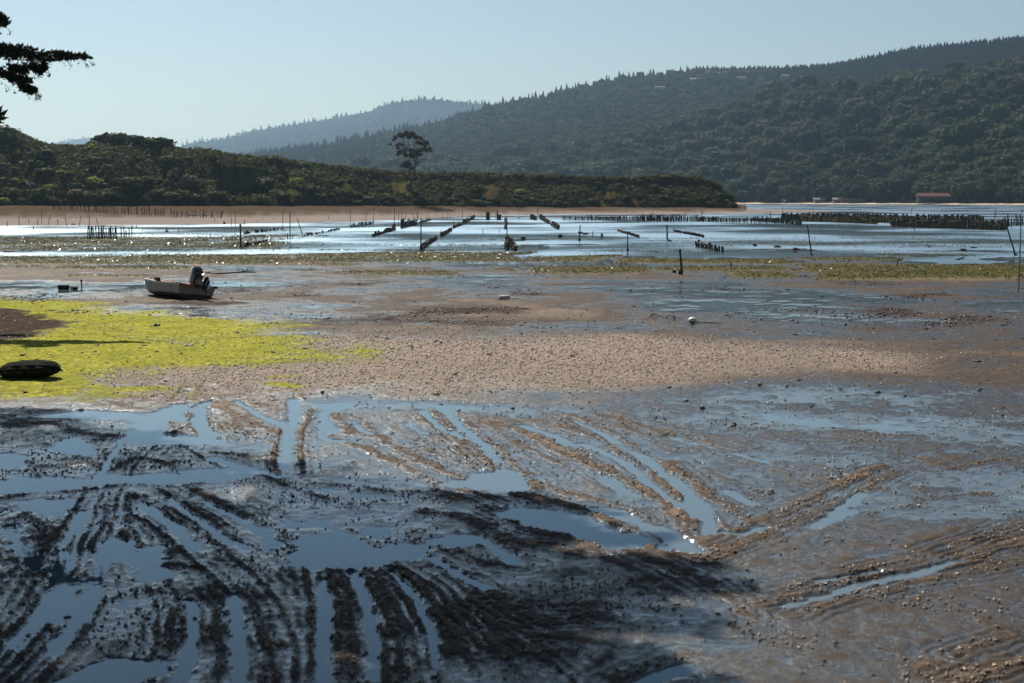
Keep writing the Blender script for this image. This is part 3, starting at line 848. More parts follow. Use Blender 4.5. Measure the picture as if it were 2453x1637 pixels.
def plant_mesh(name, lobes, n, size, mats, rnd, trunk=None, shrink=.75):
    """mats: leaf, bark"""
    mb = MB()
    for cx, cy, cz, rx, ry, rz in lobes:
        mb.blob((cx, cy, cz), (rx * shrink, ry * shrink, rz * shrink), .3, 0, nu=7, nv=4)
    v, f = leaf_cloud(lobes, n, size, rnd)
    mb.add(v, [tuple(q) for q in f], 0)
    if trunk: mb.tube([(0, 0, -.4), (trunk[1] * .3, 0, trunk[2] * .5), (trunk[1], 0, trunk[2])], [trunk[0], trunk[0] * .8, trunk[0] * .5], 5, 1)
    return mb.mesh(name, mats)

m_bark = simple('bark', (.10, .075, .055), .9, scale=4)
m_oak = leaf_mat('oak_leaf', (.004, .010, .007), (.062, .084, .032), .24, var_hue=(.060, .054, .030), patch=.012)
m_fir = leaf_mat('conifer_needle', (.010, .018, .009), (.026, .038, .016), .12)
m_scrub = leaf_mat('scrub_leaf', (.012, .018, .006), (.075, .088, .018), .28, var_hue=(.065, .050, .024))
m_lime = leaf_mat('bright_leaf', (.13, .16, .018), (.24, .27, .040), .45)
m_grey = leaf_mat('grey_leaf', (.035, .041, .019), (.075, .085, .042), .28)

prng = np.random.default_rng(21)
def dome_lobes(w, h, k, base=0.0, spread=.62, lr=.48):
    L = []
    for i in range(k):
        a = 2 * math.pi * (i + prng.random() * .6) / k
        r = w * spread * math.sqrt(prng.random() * .7 + .3) * (i > 0)
        s_ = w * lr * (.75 + .5 * prng.random())
        L.append((r * math.cos(a), r * math.sin(a), base + h * (.40 + .28 * (1 - (r / w) ** 2) + .1 * (prng.random() - .5)), s_, s_, h * (.32 + .12 * prng.random())))
    return L
OAKS = [plant_mesh('oak_crown', dome_lobes(5.2 + prng.random(), 8.5 + 2 * prng.random(), 8, 1.5), 300, .75, [m_oak, m_bark], prng, (.35, .5, 4.0)) for _ in range(4)]
def fir_mesh(hgt, wid, n, droop=.35):
    mb = MB()
    mb.tube([(0, 0, -.5), (0, 0, hgt)], [hgt * .014, .03], 5, 1)
    for i in range(n):
        t = (i + prng.random()) / n
        z = hgt * (.12 + .88 * t)
        r = wid * (1 - t) ** .8 * (.55 + .6 * prng.random()) + .25
        a = i * 2.4 + prng.random()
        ca, sa_ = math.cos(a), math.sin(a)
        wd = r * .38 + .2
        p0 = (0, 0, z + .12 * r); p1 = (ca * r * .6 - sa_ * wd, sa_ * r * .6 + ca * wd, z - droop * r * .5); p2 = (ca * r, sa_ * r, z - droop * r); p3 = (ca * r * .6 + sa_ * wd, sa_ * r * .6 - ca * wd, z - droop * r * .5)
        mb.add([p0, p1, p2, p3], [(0, 1, 2, 3)], 0)
        mb.add([(p0[0], p0[1], p0[2] + .3), (ca * r * .5, sa_ * r * .5, z - .9 * droop * r - .5), p2], [(0, 1, 2)], 0)
    return mb.mesh('conifer', [m_fir, m_bark])
FIRW = [fir_mesh(9 + 3 * prng.random(), 3.0 + prng.random(), 70, .25) for _ in range(4)]
FIRS = [fir_mesh(18 + 6 * prng.random(), 4.8 + 1.8 * prng.random(), 130) for _ in range(4)]
BUSHES = [plant_mesh('shrub', dome_lobes(1.0, 1.0 + .3 * prng.random(), 6, -.15, .55, .5), 260, .13, [m_scrub, m_bark], prng, shrink=.8) for _ in range(4)]
def mat_variant(src, m, nm):
    me = src.copy(); me.name = nm; me.materials[0] = m; return me
LIMES = [mat_variant(k, m_lime, 'bright_shrub') for k in BUSHES[:2]]
GREYS = [mat_variant(k, m_grey, 'grey_shrub') for k in BUSHES[2:]]

def instances(name, pts, protos, scl, label, srng):
    """a wood nobody could count: one object, the trees instanced on its points"""
    me = bpy.data.meshes.new(name)
    me.vertices.add(len(pts)); me.vertices.foreach_set('co', np.asarray(pts, np.float32).ravel())
    for nm, tp, arr in (('rz', 'FLOAT', srng.random(len(pts)) * 6.283), ('sc', 'FLOAT', np.asarray(scl)), ('ix', 'INT', srng.integers(0, len(protos), len(pts)))):
        at = me.attributes.new(nm, tp, 'POINT'); at.data.foreach_set('value', arr.astype(np.int32 if tp == 'INT' else np.float32))
    o = obj(name, me)
    ng = bpy.data.node_groups.new(name, 'GeometryNodeTree')
    ng.interface.new_socket('Geometry', in_out='INPUT', socket_type='NodeSocketGeometry')
    ng.interface.new_socket('Geometry', in_out='OUTPUT', socket_type='NodeSocketGeometry')
    gi = ng.nodes.new('NodeGroupInput'); go = ng.nodes.new('NodeGroupOutput')
    m2p = ng.nodes.new('GeometryNodeMeshToPoints'); ng.links.new(gi.outputs[0], m2p.inputs['Mesh'])
    iop = ng.nodes.new('GeometryNodeInstanceOnPoints'); ng.links.new(m2p.outputs[0], iop.inputs['Points'])
    g2i = ng.nodes.new('GeometryNodeGeometryToInstance')
    for p in reversed(protos):
        oi = ng.nodes.new('GeometryNodeObjectInfo')
        po = bpy.data.objects.get(p.name + '_source') or bpy.data.objects.new(p.name + '_source', p)
        oi.inputs['Object'].default_value = po; ng.links.new(oi.outputs['Geometry'], g2i.inputs[0])
    ng.links.new(g2i.outputs[0], iop.inputs['Instance'])
    iop.inputs['Pick Instance'].default_value = True
    def na(nm, tp):
        n = ng.nodes.new('GeometryNodeInputNamedAttribute'); n.data_type = tp; n.inputs['Name'].default_value = nm
        return [q for q in n.outputs if q.name == 'Attribute' and q.enabled][0]
    ng.links.new(na('ix', 'INT'), iop.inputs['Instance Index'])
    cx = ng.nodes.new('ShaderNodeCombineXYZ'); ng.links.new(na('rz', 'FLOAT'), cx.inputs['Z'])
    e2r = ng.nodes.new('FunctionNodeEulerToRotation'); ng.links.new(cx.outputs[0], e2r.inputs[0]); ng.links.new(e2r.outputs[0], iop.inputs['Rotation'])
    ng.links.new(na('sc', 'FLOAT'), iop.inputs['Scale'])
    ng.links.new(iop.outputs[0], go.inputs[0])
    md = o.modifiers.new('trees', 'NODES'); md.node_group = ng
    return tag(o, label, kind='stuff')

hr = np.random.default_rng(5)
def hill_points(at, d0, d1, px0, px1, t0, t1, spacing):
    """jittered grid in metres over the hill between two directions"""
    dm0, dm1 = d0.min(), d1.max()
    px = np.arange(px0, px1, 1.0)
    pts = []
    T = np.arange(t0, t1, spacing / float(np.mean(d1 - d0)))
    for tq in T:
        dist = float(np.mean(d0 + (d1 - d0) * tq))
        dp = spacing / dist * F_PX
        p = np.arange(px0, px1, dp); p = p + (hr.random(len(p)) - .5) * dp * .9
        tj = np.clip(tq + (hr.random(len(p)) - .5) * (T[1] - T[0]) * .9, t0, 1.02)
        pts.append(np.stack([p, tj], 1))
    pt = np.concatenate(pts)
    return at(pt[:, 0], pt[:, 1]), pt

# oaks of the near hill
w_oak, pt = hill_points(hillA, A0, A1, 150, 1180, .012, 1.03, 11.5)
vis = (pt[:, 0] > 500) | (pt[:, 1] > .18)
w_oak = w_oak[vis]; pt = pt[vis]
# conifers scattered among the oaks higher up
isfir = hr.random(len(pt)) < sstep(.30, 1.0, pt[:, 1]) * .10 + .5 * sstep(.35, .6, fbm(w_oak[:, 0] / 110, w_oak[:, 1] / 150, 3, ox=41))
fir_in = w_oak[isfir]; fir_px = pt[isfir, 0]; w_oak = w_oak[~isfir]; pt_o = pt[~isfir]
w_oak[:, 2] -= .8
front = np.argsort(np.where((pt_o[:, 0] > 735) & (pt_o[:, 0] < 1030), pt_o[:, 1], 5.0))
lead, rest = front[:300], front[300:]
def fir_scale(px, n): return np.interp(px, [150, 430, 640, 740, 1024], [.42, .80, .62, .36, .32]) * (.40 + .85 * hr.random(n) ** 1.8)
w_firB, ptB = hill_points(hillB, B0, B1, 130, 1060, .30, 1.02, 10.5)
dense = hr.random(len(ptB)) < np.interp(ptB[:, 0], [300, 480, 640, 740], [.9, .50, .45, .8])
w_firB = w_firB[dense]; ptB = ptB[dense]
sB = fir_scale(ptB[:, 0], len(ptB))
crestm = (ptB[:, 1] > .93) & (ptB[:, 0] > 430) & (ptB[:, 0] < 1030)
ci = np.nonzero(crestm)[0]; ci = ci[np.argsort(-sB[ci])]
leadB = np.zeros(len(ptB), bool); leadB[ci[:290]] = True
w_r, _ = hill_points(hillB, B0, B1, 690, 1180, .30, 1.02, 7.0)
instances('ridge_wood', w_r, FIRW, .6 + .5 * hr.random(len(w_r)), 'close dark conifers covering the high end of the ridge', hr)
instances('oak_wood', w_oak[rest], OAKS, np.clip(.75 + .35 * hr.gamma(1.6, 1.0, len(rest)), .7, 2.6), 'rounded oak woodland covering the lower slope across the bay', hr)
instances('conifer_wood', np.concatenate([w_firB[~leadB], fir_in]), FIRS, np.concatenate([sB[~leadB], .55 + .35 * hr.random(len(fir_in))]), 'dark conifer forest covering the upper slopes', hr)
# broadleaf trees mixed in with the conifers on the open middle ridge
w_m, pt_m = hill_points(hillB, B0, B1, 380, 770, .25, .955, 15.0)
instances('mixed_wood', w_m, OAKS, .8 + .6 * hr.random(len(w_m)), 'rounded trees mixed among the ridge conifers', hr)
w_c, _ = hill_points(hillC, C0, C1, -10, 560, .25, 1.02, 19.0)
w_d, _ = hill_points(hillD, D0, D1, -10, 240, .4, 1.02, 28.0)
instances('far_wood', np.concatenate([w_c, w_d]), FIRW + FIRS[:2] + OAKS[:2], .45 + .85 * hr.random(len(w_c) + len(w_d)) ** 1.6, 'conifer forest on the pale far ridges', hr)

ZO = [(735, 'just past the point of the bluff'), (772, 'behind the tilted white boat'), (808, 'behind the beach cottages'), (878, 'between the cottages and the boathouse'), (912, 'behind the red roofed boathouse'), (955, 'past the red roofed boathouse')]
def zone_of(px, Z): 
    r = Z[0][1]
    for x, nm in Z:
        if px >= x: r = nm
    return r
for k, i in enumerate(lead):
    o = obj('oak_tree', OAKS[k % 4], loc=w_oak[i]); s_ = .9 + .9 * hr.random()
    o.scale = (s_, s_, s_ * (.85 + .3 * hr.random())); o.rotation_euler = (0, 0, hr.random() * 6.28)
    row = 'shore row' if pt_o[i, 1] < .05 else 'second row' if pt_o[i, 1] < .10 else 'lower slope'
    big = 'broad' if s_ > 1.45 else 'middling' if s_ > 1.1 else 'small'
    z_ = zone_of(pt_o[i, 0], ZO)
    tag(o, f'{big} round oak in the {row} {z_}', 'tree', f'{big} oaks in the {row} {z_}')
ZF = [(430, 'above the lone eucalyptus'), (500, 'where the ridge meets the far one'), (560, 'on the rising ridge'), (640, 'near the first skyline houses'), (700, 'by the skyline houses'), (800, 'past the skyline houses'), (900, 'on the dark high end')]
for k, i in enumerate(np.nonzero(leadB)[0]):
    o = obj('conifer_tree', FIRS[k % 4], loc=w_firB[i]); s_ = sB[i]
    o.scale = (s_ * 1.1, s_ * 1.1, s_ * (.9 + .25 * hr.random())); o.rotation_euler = (0, 0, hr.random() * 6.28)
    z_ = zone_of(ptB[i, 0], ZF)
    big = 'tall' if s_ > .8 else 'medium' if s_ > .42 else 'small'
    on = 'skyline' if ptB[i, 1] > .975 else 'slope under the skyline'
    tag(o, f'{big} dark conifer of the {on} {z_}', 'tree', f'{big} conifers of the {on} {z_}')

# ------------------------------------------------------------------ scrub on the bluff
br = np.random.default_rng(11)
def shrub(mesh_list, p, s_, label, group=None, sz=None, name='shrub'):
    o = obj(name, mesh_list[br.integers(0, len(mesh_list))], loc=p)
    o.scale = (s_, s_ * (.8 + .4 * br.random()), s_ * (sz if sz else .7 + .4 * br.random())); o.rotation_euler = (0, 0, br.random() * 6.28)
    return tag(o, label, 'shrub', group)

def bt(px, t): return bluff_at(np.array([px]), np.array([t]))[0]
d2p = 1024 / 2350
# the ones that stand out
for x, t_, s_, ml, sz, lab in (
    (262, .93, 6.0, BUSHES, .62, 'tall rounded dark green shrub crowning the bluff, wider of the two domes'),
    (372, .93, 5.4, BUSHES, .6, 'wind swept dome shaped shrub on the bluff crest sloping down towards the point'),
    (312, .90, 5.0, BUSHES, .7, 'dark rounded shrub tucked between the two crest domes'),
    (0, .80, 6.0, BUSHES, .55, 'big black green thicket at the high end of the bluff'),
    (318, .80, 2.6, LIMES, .55, 'bright yellow green shrub below the crest domes'),
    (230, .86, 2.4, LIMES, .6, 'small bright green shrub beside the wider crest dome'),
    (255, .66, 2.8, LIMES, .5, 'yellowish green spreading shrub halfway down the bluff under the domes'),
    (150, .38, 3.0, LIMES, .5, 'pale yellow green shrub low on the bluff'),
    (30, .22, 2.2, LIMES, .5, 'small lime green shrub near the foot of the high end of the bluff'),
    (615, .22, 4.2, GREYS, .95, 'tall feathery grey green shrub at the foot of the bluff'),
    (585, .20, 3.2, GREYS, .85, 'shorter feathery grey green shrub beside the tall one at the bluff foot'),
    (1520, 1.02, 2.8, LIMES, .35, 'low bright green shrub on the crest near the point'),
    (1660, .35, 2.0, LIMES, .5, 'yellow green shrub at the very tip of the point')):
    shrub(ml, bt(x * d2p, t_) - np.array((0, 0, .3)), s_, lab, sz=sz)
# the rest, row by row
where = (('high shaded end of the bluff', -10, 90), ('dark hump of the bluff', 90, 250), ('bluff short of the lone tree', 250, 400), ('bluff past the lone tree', 400, 600), ('point of the bluff', 600, 732))
nsh = 0
for zone, p0, p1 in where:
    for k in range(int((p1 - p0) * (.46 if p1 < 260 else .46))):
        px = p0 + (p1 - p0) * br.random()
        t_ = br.choice([br.random() * .25, br.random() * .9, .9 + br.random() * .25])
        if 225 < px < 262 and .15 < t_ < .7: continue
        if 400 < px < 422 and .1 < t_ < .8: continue
        row = 'foot' if t_ < .25 else 'face' if t_ < .88 else 'crest'
        s_ = (1.2 + 2.4 * br.random() ** 1.4) * np.interp(px, [0, 300, 700], [1.25, 1.0, .75])
        if row == 'crest': s_ *= .6 if px < 240 else .42
        ml = BUSHES if br.random() < .86 else (GREYS if br.random() < .75 else LIMES)
        size = 'large' if s_ > 2.6 else 'middling' if s_ > 1.6 else 'small'
        kind = 'dark green' if ml is BUSHES else 'grey green' if ml is GREYS else 'light green'
        shrub(ml, bt(px, t_) - np.array((0, 0, .25 * s_)), s_, f'{size} {kind} bush on the {row} of the {zone}', f'{size} {kind} bushes on the {row} of the {zone}')
        nsh += 1
# thicket carrying on beyond the edge of the view
n = 420
px = -260 + 250 * br.random(n); t_ = br.random(n) * 1.15
instances('thicket', bluff_at(px, t_) - np.array((0, 0, .4)), BUSHES, 1.6 + 2.6 * br.random(n) ** 1.4, 'dense scrub thicket on the high end of the bluff running out of view', br)
# low ground cover between them
n = 13000
px = -15 + 750 * br.random(n); t_ = br.random(n) ** .9 * 1.25
keep = fbm(px / 18, t_ * 3, 3, ox=8) > np.where(px > 240, -.22, -.6)
keep &= ~((px > 228) & (px < 262) & (t_ > .2) & (t_ < .72))
pp = bluff_at(px[keep], t_[keep])
TUFT = []
for _ in range(3):
    v, f = leaf_cloud([(0, 0, .25, .6, .6, .4)], 12, .26, prng)
    TUFT.append((v, f))
me = scatter_mesh('low_scrub', pp, (.7 + 1.1 * br.random(len(pp))) * np.interp(px[keep], [0, 740], [1.3, .9]), TUFT, m_scrub, .5)
tag(obj('low_scrub', me), 'low scrub and bracken covering the bluff between the bushes', kind='stuff')
# ------------------------------------------------------------------ lone eucalyptus on the bluff
m_gum = leaf_mat('gum_leaf', (.030, .034, .016), (.085, .070, .032), .25)
m_gumbark = simple('gum_bark', (.075, .062, .05), .85, scale=1.5)
er = np.random.default_rng(3)
CE = crop(900, 290, 7.467)
YE = 452.0
def EP(x, y, dy=0.0): return P(*CE(x, y), YE + dy)
base = EP(625, 1150)
tree = thing('eucalyptus_tree', base, 'lone tall eucalyptus with open crown standing on the edge of the bluff', 'tree')
def loc_(p): return tuple(np.asarray(p) - base)
mb = MB()
mb.tube([loc_(EP(628, 1330)), loc_(EP(622, 1150)), loc_(EP(625, 1070))], [.75, .62, .5], 8, jit=.2)
mb.build('trunk', m_gumbark, tree, smooth=True)
stems = (([(620, 1080, 0), (605, 990, 0), (612, 900, -.3), (602, 720, -.5), (605, 610, -.4), (560, 520, -.2)], .30, .12),
         ([(628, 1085, 0), (670, 980, .4), (698, 870, .7), (715, 770, .8), (695, 660, .8), (690, 560, .6)], .36, .14))
for pts, r0, r1 in stems:
    mb = MB(); n = len(pts)
    mb.tube([loc_(EP(*p)) for p in pts], [r0 + (r1 - r0) * i / (n - 1) for i in range(n)], 7, jit=.15)
    mb.build('stem', m_gumbark, tree, smooth=True)
CLUS = [(550,220,60),(650,230,60),(430,250,50),(350,290,40),(320,340,30),(480,260,50),(600,280,50),(720,290,50),(800,300,40),(850,340,30),(910,380,40),(940,410,25),(260,415,25),(380,430,30),(420,410,40),(480,420,30),(400,480,25),(760,380,50),(820,400,45),(880,440,30),(960,490,35),(990,530,28),(920,530,35),(420,560,45),(500,550,50),(390,600,30),(540,610,45),(620,520,50),(640,590,50),(700,560,55),(760,540,50),(820,510,50),(870,490,40),(800,600,40),(730,620,40),(660,640,40),(540,740,40),(500,790,45),(560,800,50),(600,770,40),(460,800,30),(640,840,40),(670,850,25),(750,740,20)]
limbs = MB()
starts = [(605, 610), (690, 640), (700, 860), (602, 720), (715, 770), (560, 520), (690, 560), (612, 900)]
lobes = []
for x, y, r in CLUS:
    dy = (er.random() - .5) * 6 * min(1, (600 - abs(x - 630)) / 500)
    c = loc_(EP(x, y, dy))
    rm = r * .0178
    lobes.append((*c, rm, rm, rm * .8))
    below = [s for s in starts if s[1] > y + 30] or [starts[0]]
    sx_, sy_ = min(below, key=lambda s: abs(s[0] - x) * 1.0 + abs(s[1] - y - 160) * .6)
    a = loc_(EP(sx_, sy_)); m_ = ((a[0] * .45 + c[0] * .55), (a[1] * .5 + c[1] * .5), (a[2] * .55 + c[2] * .45))
    limbs.tube([a, m_, c], [.10, .065, .035], 4)
for pts in ([(720, 800), (800, 765), (860, 725), (905, 650), (890, 560)], [(700, 720), (790, 640), (850, 580), (880, 520)], [(602, 820), (545, 780), (500, 720), (455, 640)], [(612, 900), (540, 920), (520, 860)], [(600, 640), (480, 500), (350, 450), (270, 420)], [(690, 650), (600, 520), (510, 400), (440, 280)], [(690, 600), (700, 450), (690, 320)], [(605, 600), (600, 430), (590, 300)]):
    limbs.tube([loc_(EP(*p)) for p in pts], [.13 - .09 * i / len(pts) for i in range(len(pts))], 5)
limbs.build('limbs', m_gumbark, tree)
v, f = leaf_cloud(lobes, 3600, .28, er, .1)
c = obj('crown', np_mesh('crown', v, f, m_gum), tree)

# ------------------------------------------------------------------ the cypresses on the near shore (left of the picture, casting the big shade)
m_cyp = leaf_mat('cypress_needle', (.012, .018, .008), (.030, .038, .014), .10)
m_cypbark = simple('cypress_bark', (.13, .095, .07), .9, scale=3)
cr_ = np.random.default_rng(17)
def spray_lobes(a, b, r0, r1, k):
    a = np.array(a, float); b = np.array(b, float); L = []
    for i in range(k):
        t = (i + .5) / k
        p = a + (b - a) * t + cr_.normal(size=3) * (r0 + (r1 - r0) * t) * .25
        r = (r0 + (r1 - r0) * t) * (.8 + .4 * cr_.random())
        L.append((*p, r, r, r * .75))
    return L
def tuft_cloud(lobes, n, size, rnd):
    """pointed upturned needle sprays"""
    L = np.array(lobes, float); w = L[:, 3] ** 1.6; w /= w.sum()
    k = rnd.choice(len(L), n, p=w)
    d = rnd.normal(size=(n, 3)); d /= np.linalg.norm(d, axis=1)[:, None]
    c = L[k, :3] + d * L[k, 3:] * (.35 + .6 * rnd.random(n)[:, None] ** .5)
    ax = d * .5 + rnd.normal(size=(n, 3)) * .45 + np.array([.35, 0, .45]); ax /= np.linalg.norm(ax, axis=1)[:, None]
    sd = np.cross(ax, rnd.normal(size=(n, 3))); sd /= np.linalg.norm(sd, axis=1)[:, None]
    s = size * (.5 + rnd.random(n))[:, None]
    q = np.stack([c - sd * s * .32, c + ax * s * .35 - sd * s * .30, c + ax * s * 1.25, c + ax * s * .35 + sd * s * .34], 1)
    return q.reshape(-1, 3), np.arange(n * 4).reshape(n, 4)

def cypress(base, top, label, limbs_, crown, n, size):
    t = thing('cypress_tree', base, label, 'tree', 'cypresses on the near shore')
    B = np.array(base)
    mb = MB(); b2 = np.array(top) - B
    mb.tube([(0, 0, -.5), tuple(b2 * .3 + np.array((.3, 0, 0))), tuple(b2 * .7 + np.array((-.2, .2, 0))), tuple(b2)], [.75, .6, .4, .15], 9, jit=.2)
    for a, b_, r in limbs_:
        a = np.array(a) - B; b_ = np.array(b_) - B
        mb.tube([tuple(a), tuple((a * .5 + b_ * .5) + np.array((0, 0, .25))), tuple(b_)], [r, r * .7, r * .25], 6, jit=.2)
    mb.build('trunk', m_cypbark, t)
    L = [(x - B[0], y - B[1], z - B[2], a, b_, c_) for x, y, z, a, b_, c_ in crown]
    v, f = tuft_cloud(L, n, size, cr_)
    cm = MB()
    for q in L: cm.blob(q[:3], (q[3] * .82, q[4] * .82, q[5] * .8), .5, 0, nu=7, nv=4)
    nv_ = len(cm.v)
    cm.v += [tuple(q) for q in v]; cm.f += [tuple(int(i) + nv_ for i in q) for q in f]; cm.m += [0] * len(f)
    cm.build('crown', m_cyp, t)
    return t, B

YB = 57.0
def BPt(x, y, dy=0.0): return P(*crop(0, 20, 7.129)(x, y), YB + dy)
# outer limit of the crowns on the side of the flat, from the line of their shade on the mud
def lim(y): return float(np.interp(y, [20, 27, 29.3, 33.2, 36, 38.8, 47.1, 52], [-3.0, -3.3, -3.8, -5.1, -5.8, -10.1, -18.3, -22]))
def canopy(cx, cy, rx, ry, z0, n, r):
    out = []
    while len(out) < n:
        a = cr_.random() * 6.28; q = math.sqrt(cr_.random())
        x = cx + rx * q * math.cos(a); y = cy + ry * q * math.sin(a)
        if x > lim(y) - r * .9: continue
        z = z0 + 1.6 * cr_.random() - .9 * q
        out.append((x, y, max(z, 5 + .150 * y + r), r, r, r * .45))
    # ragged finger like branch ends along the edge
    for k in range(26):
        y = cy + (cr_.random() - .5) * 2 * ry
        x = lim(y) - .6 + 1.5 * cr_.random() ** 2
        if abs(x - cx) > rx + 1.5: continue
        for s_ in range(3): out.append((x - .7 * s_, y + .1 * s_, max(z0 - .3, 5 + .155 * y + .8), .75, .30, .25))
    return out
cypress((-17.5, 38.0, 1.0), (-14.5, 38.5, 15.5), 'flat topped cypress on the near shore outside the view, shading the far ruts',
    [((-16.5, 38, 9), (-9.5, 35, 14.5), .25), ((-16, 38, 11), (-17, 44, 15), .22), ((-16, 38, 11), (-13, 31, 14.5), .22)], canopy(-13.5, 38, 8.5, 8.5, 15.0, 70, 1.7), 24000, .30)
cypress((-15.5, 27.0, 1.0), (-12.5, 27.5, 13.8), 'spreading cypress on the near shore just outside the view, shading the nearest ruts',
    [((-14.5, 27, 8), (-6, 27, 13), .25), ((-14.5, 27, 9), (-9, 33, 13.5), .22), ((-14, 27, 9), (-12, 21, 13), .2)], canopy(-11.5, 26.5, 9.0, 7.5, 13.8, 95, 1.7), 30000, .30)
for bx0, by0, hh, lab in ((-11, -6, 15, 'unseen cypress added behind the viewpoint to block sky light, nearest the ruts'), (6, -13, 17, 'tallest unseen cypress added behind the viewpoint to block sky light'), (-22, 8, 15, 'unseen cypress added on the bank beside the viewpoint to block sky light'), (17, -5, 15, 'unseen cypress added behind the viewpoint on the open side to block sky light')):  # unseen cypresses, added to darken the near mud by cutting sky light
    cw = []
    for k in range(60):
        a = cr_.random() * 6.28; q = math.sqrt(cr_.random())
        cw.append((bx0 + 8 * q * math.cos(a), by0 + 8 * q * math.sin(a), hh - 3.5 + 6 * cr_.random() - 2.5 * q, 1.9, 1.9, 1.1))
    cypress((bx0, by0, .2), (bx0 + .5, by0 + .4, hh + 1), lab, [((bx0, by0, hh * .6), (bx0 + 5, by0 + 3, hh - 1), .25), ((bx0, by0, hh * .6), (bx0 - 5, by0 - 2, hh - 1), .25)], cw, 9000, .45)
crown = []
for k in range(26):
    a = cr_.random() * 6.28; r = math.sqrt(cr_.random())
    crown.append((-29.5 + 4.6 * r * math.cos(a), 58.5 + 4.5 * r * math.sin(a), 12.8 + 3.5 * cr_.random() - 1.5 * r, 1.5, 1.5, .8))
for y_, z_ in ((56.0, 9.6), (57.0, 10.6), (55.0, 8.6), (57.5, 8.2)):
    for q in range(5): crown.append((-21.0 - .55 * q, y_ + .1 * q, z_ + .05 * q, .7, .35, .28))
t1, B1_ = cypress((-33.0, 58.0, .6), (-30.5, 58.0, 15), 'black cypress whose spiky branch tips reach into the sky at the picture corner',
    [((-32, 58, 8), tuple(BPt(-260, 830)), .2), ((-32, 58, 7), tuple(BPt(-250, 1110)), .15), ((-31, 58, 11), tuple(BPt(-200, 150)), .15)], crown, 8000, .30)
# its visible branches, as parts
for pts, r0, r1, n in (
    ([(-500, 700), (-250, 720), (0, 745), (200, 760), (450, 790), (700, 815), (950, 825)], .30, .17, 12),
    ([(950, 825), (1150, 825), (1350, 832), (1540, 846)], .13, .05, 6),
    ([(150, 1030), (330, 1040), (430, 1060)], .12, .14, 6), ([(560, 1000), (620, 1060), (690, 1050), (760, 980)], .12, .09, 5),
    ([(-400, 1080), (-100, 1110), (60, 1150), (250, 1220), (420, 1240), (520, 1225)], .20, .06, 9), ([(330, 1330), (440, 1370), (520, 1400), (580, 1395)], .13, .10, 5),
    ([(-300, 120), (-100, 170), (10, 190), (90, 250)], .22, .12, 5)):
    r0 *= 1.5; r1 *= 1.5
    mb = MB()
    w_ = [np.array(BPt(x, y, (cr_.random() - .5) * .6)) - B1_ for x, y in pts]
    mb.tube([tuple(p) for p in w_], [.05] * (len(w_) - 1) + [.012], 5)
    L = []
    m_ = len(w_) - 1
    for i in range(n * 3):
        t = (i + .5) / (n * 3) * m_; a = min(int(t), m_ - 1)
        p = w_[a] + (w_[a + 1] - w_[a]) * (t - a)
        r = r0 + (r1 - r0) * t / m_
        L.append((*(p + cr_.normal(size=3) * r * .22), r * .85, r * 1.1, r * .72))
    v, f = tuft_cloud(L, 3400 if r0 > .38 else 1700 if r0 > .25 else 900, .105, cr_)
    mb.add(v, [tuple(q) for q in f], 1)
    # hanging bare twigs
    for i in range(10):
        p = w_[int(cr_.integers(0, m_ + 1))] + np.array(((cr_.random() - .5) * .8, (cr_.random() - .5) * .5, -r0 * .6))
        e = p + np.array(((cr_.random() - .3) * .25, 0, -.12 - .15 * cr_.random()))
        mb.tube([tuple(p), tuple((p + e) / 2 + np.array((.04, 0, -.03))), tuple(e)], .008, 3)
        mb.add(*[(lambda vv: (vv[0], [tuple(q) for q in vv[1]]))(tuft_cloud([(*e, .06, .06, .06)], 6, .07, cr_))][0], 1)
    mb.build('branch', [m_cypbark, m_cyp], t1)

# ------------------------------------------------------------------ far houses and boats
m_white = simple('white_paint', (.15, .15, .16), .6, scale=.5, spec=.08)
m_greywall = simple('grey_boards', (.18, .17, .16), .8, scale=.8, spec=.08)
m_darkwall = simple('dark_boards', (.045, .045, .045), .8, scale=.8, spec=.08)
m_redroof = simple('red_roof', (.13, .055, .045), .7, scale=.5, spec=.08)
m_greyroof = simple('grey_roof', (.22, .22, .23), .7, scale=.5, spec=.08)
m_paleroof = simple('pale_roof', (.12, .12, .13), .6, scale=.5, spec=.08)
m_glass = simple('dark_glass', (.02, .025, .03), .08, var=.1)
m_pile = simple('dark_wood', (.035, .030, .026), .8, scale=5, bump=.4)
def house(p, w, d, h, wall, roof, label, rz=0.0, piles=0, flat=False):
    t = thing('shore_house', tuple(p), label, 'house', rz=rz)
    z0 = piles
    MB().box((0, 0, z0 + h / 2), (w, d, h)).build('wall', wall, t)
    mb = MB(); e = .5
    rh = .25 if flat else d * .30
    mb.add([(-w / 2 - e, -d / 2 - e, z0 + h), (w / 2 + e, -d / 2 - e, z0 + h), (w / 2 + e, d / 2 + e, z0 + h + (.4 if flat else 0)), (-w / 2 - e, d / 2 + e, z0 + h + (.4 if flat else 0)),
            (-w / 2 - e, 0, z0 + h + rh), (w / 2 + e, 0, z0 + h + rh)], [(0, 1, 5, 4), (2, 3, 4, 5), (0, 4, 3), (1, 2, 5), (3, 2, 1, 0)])
    mb.build('roof', roof, t)
    n = max(2, int(w / 2.6))
    for k in range(n):
        x = -w / 2 + w * (k + .5) / n
        MB().box((x, -d / 2 - .03, z0 + h * .55), (w / n * .5, .08, h * .42)).build('window', m_glass, t)
    if piles:
        MB().box((0, -.8, z0 - .15), (w + 2.4, d + 3.2, .25)).build('deck', m_pile, t)
        for x in np.linspace(-w / 2 - .6, w / 2 + .6, 6):
            for y in (-d / 2 - 1.6, 0, d / 2):
                mb = MB().tube([(x, y, -1.6), (x, y, z0 - .28)], .16, 6); mb.build('pile', m_pile, t)
    return t
def on_shore(sx, dz, back):
    px = sx / K
    d_ = np.interp(px, *SH) + back
    return np.array(((px - 512) / F_PX * d_, d_, dz))
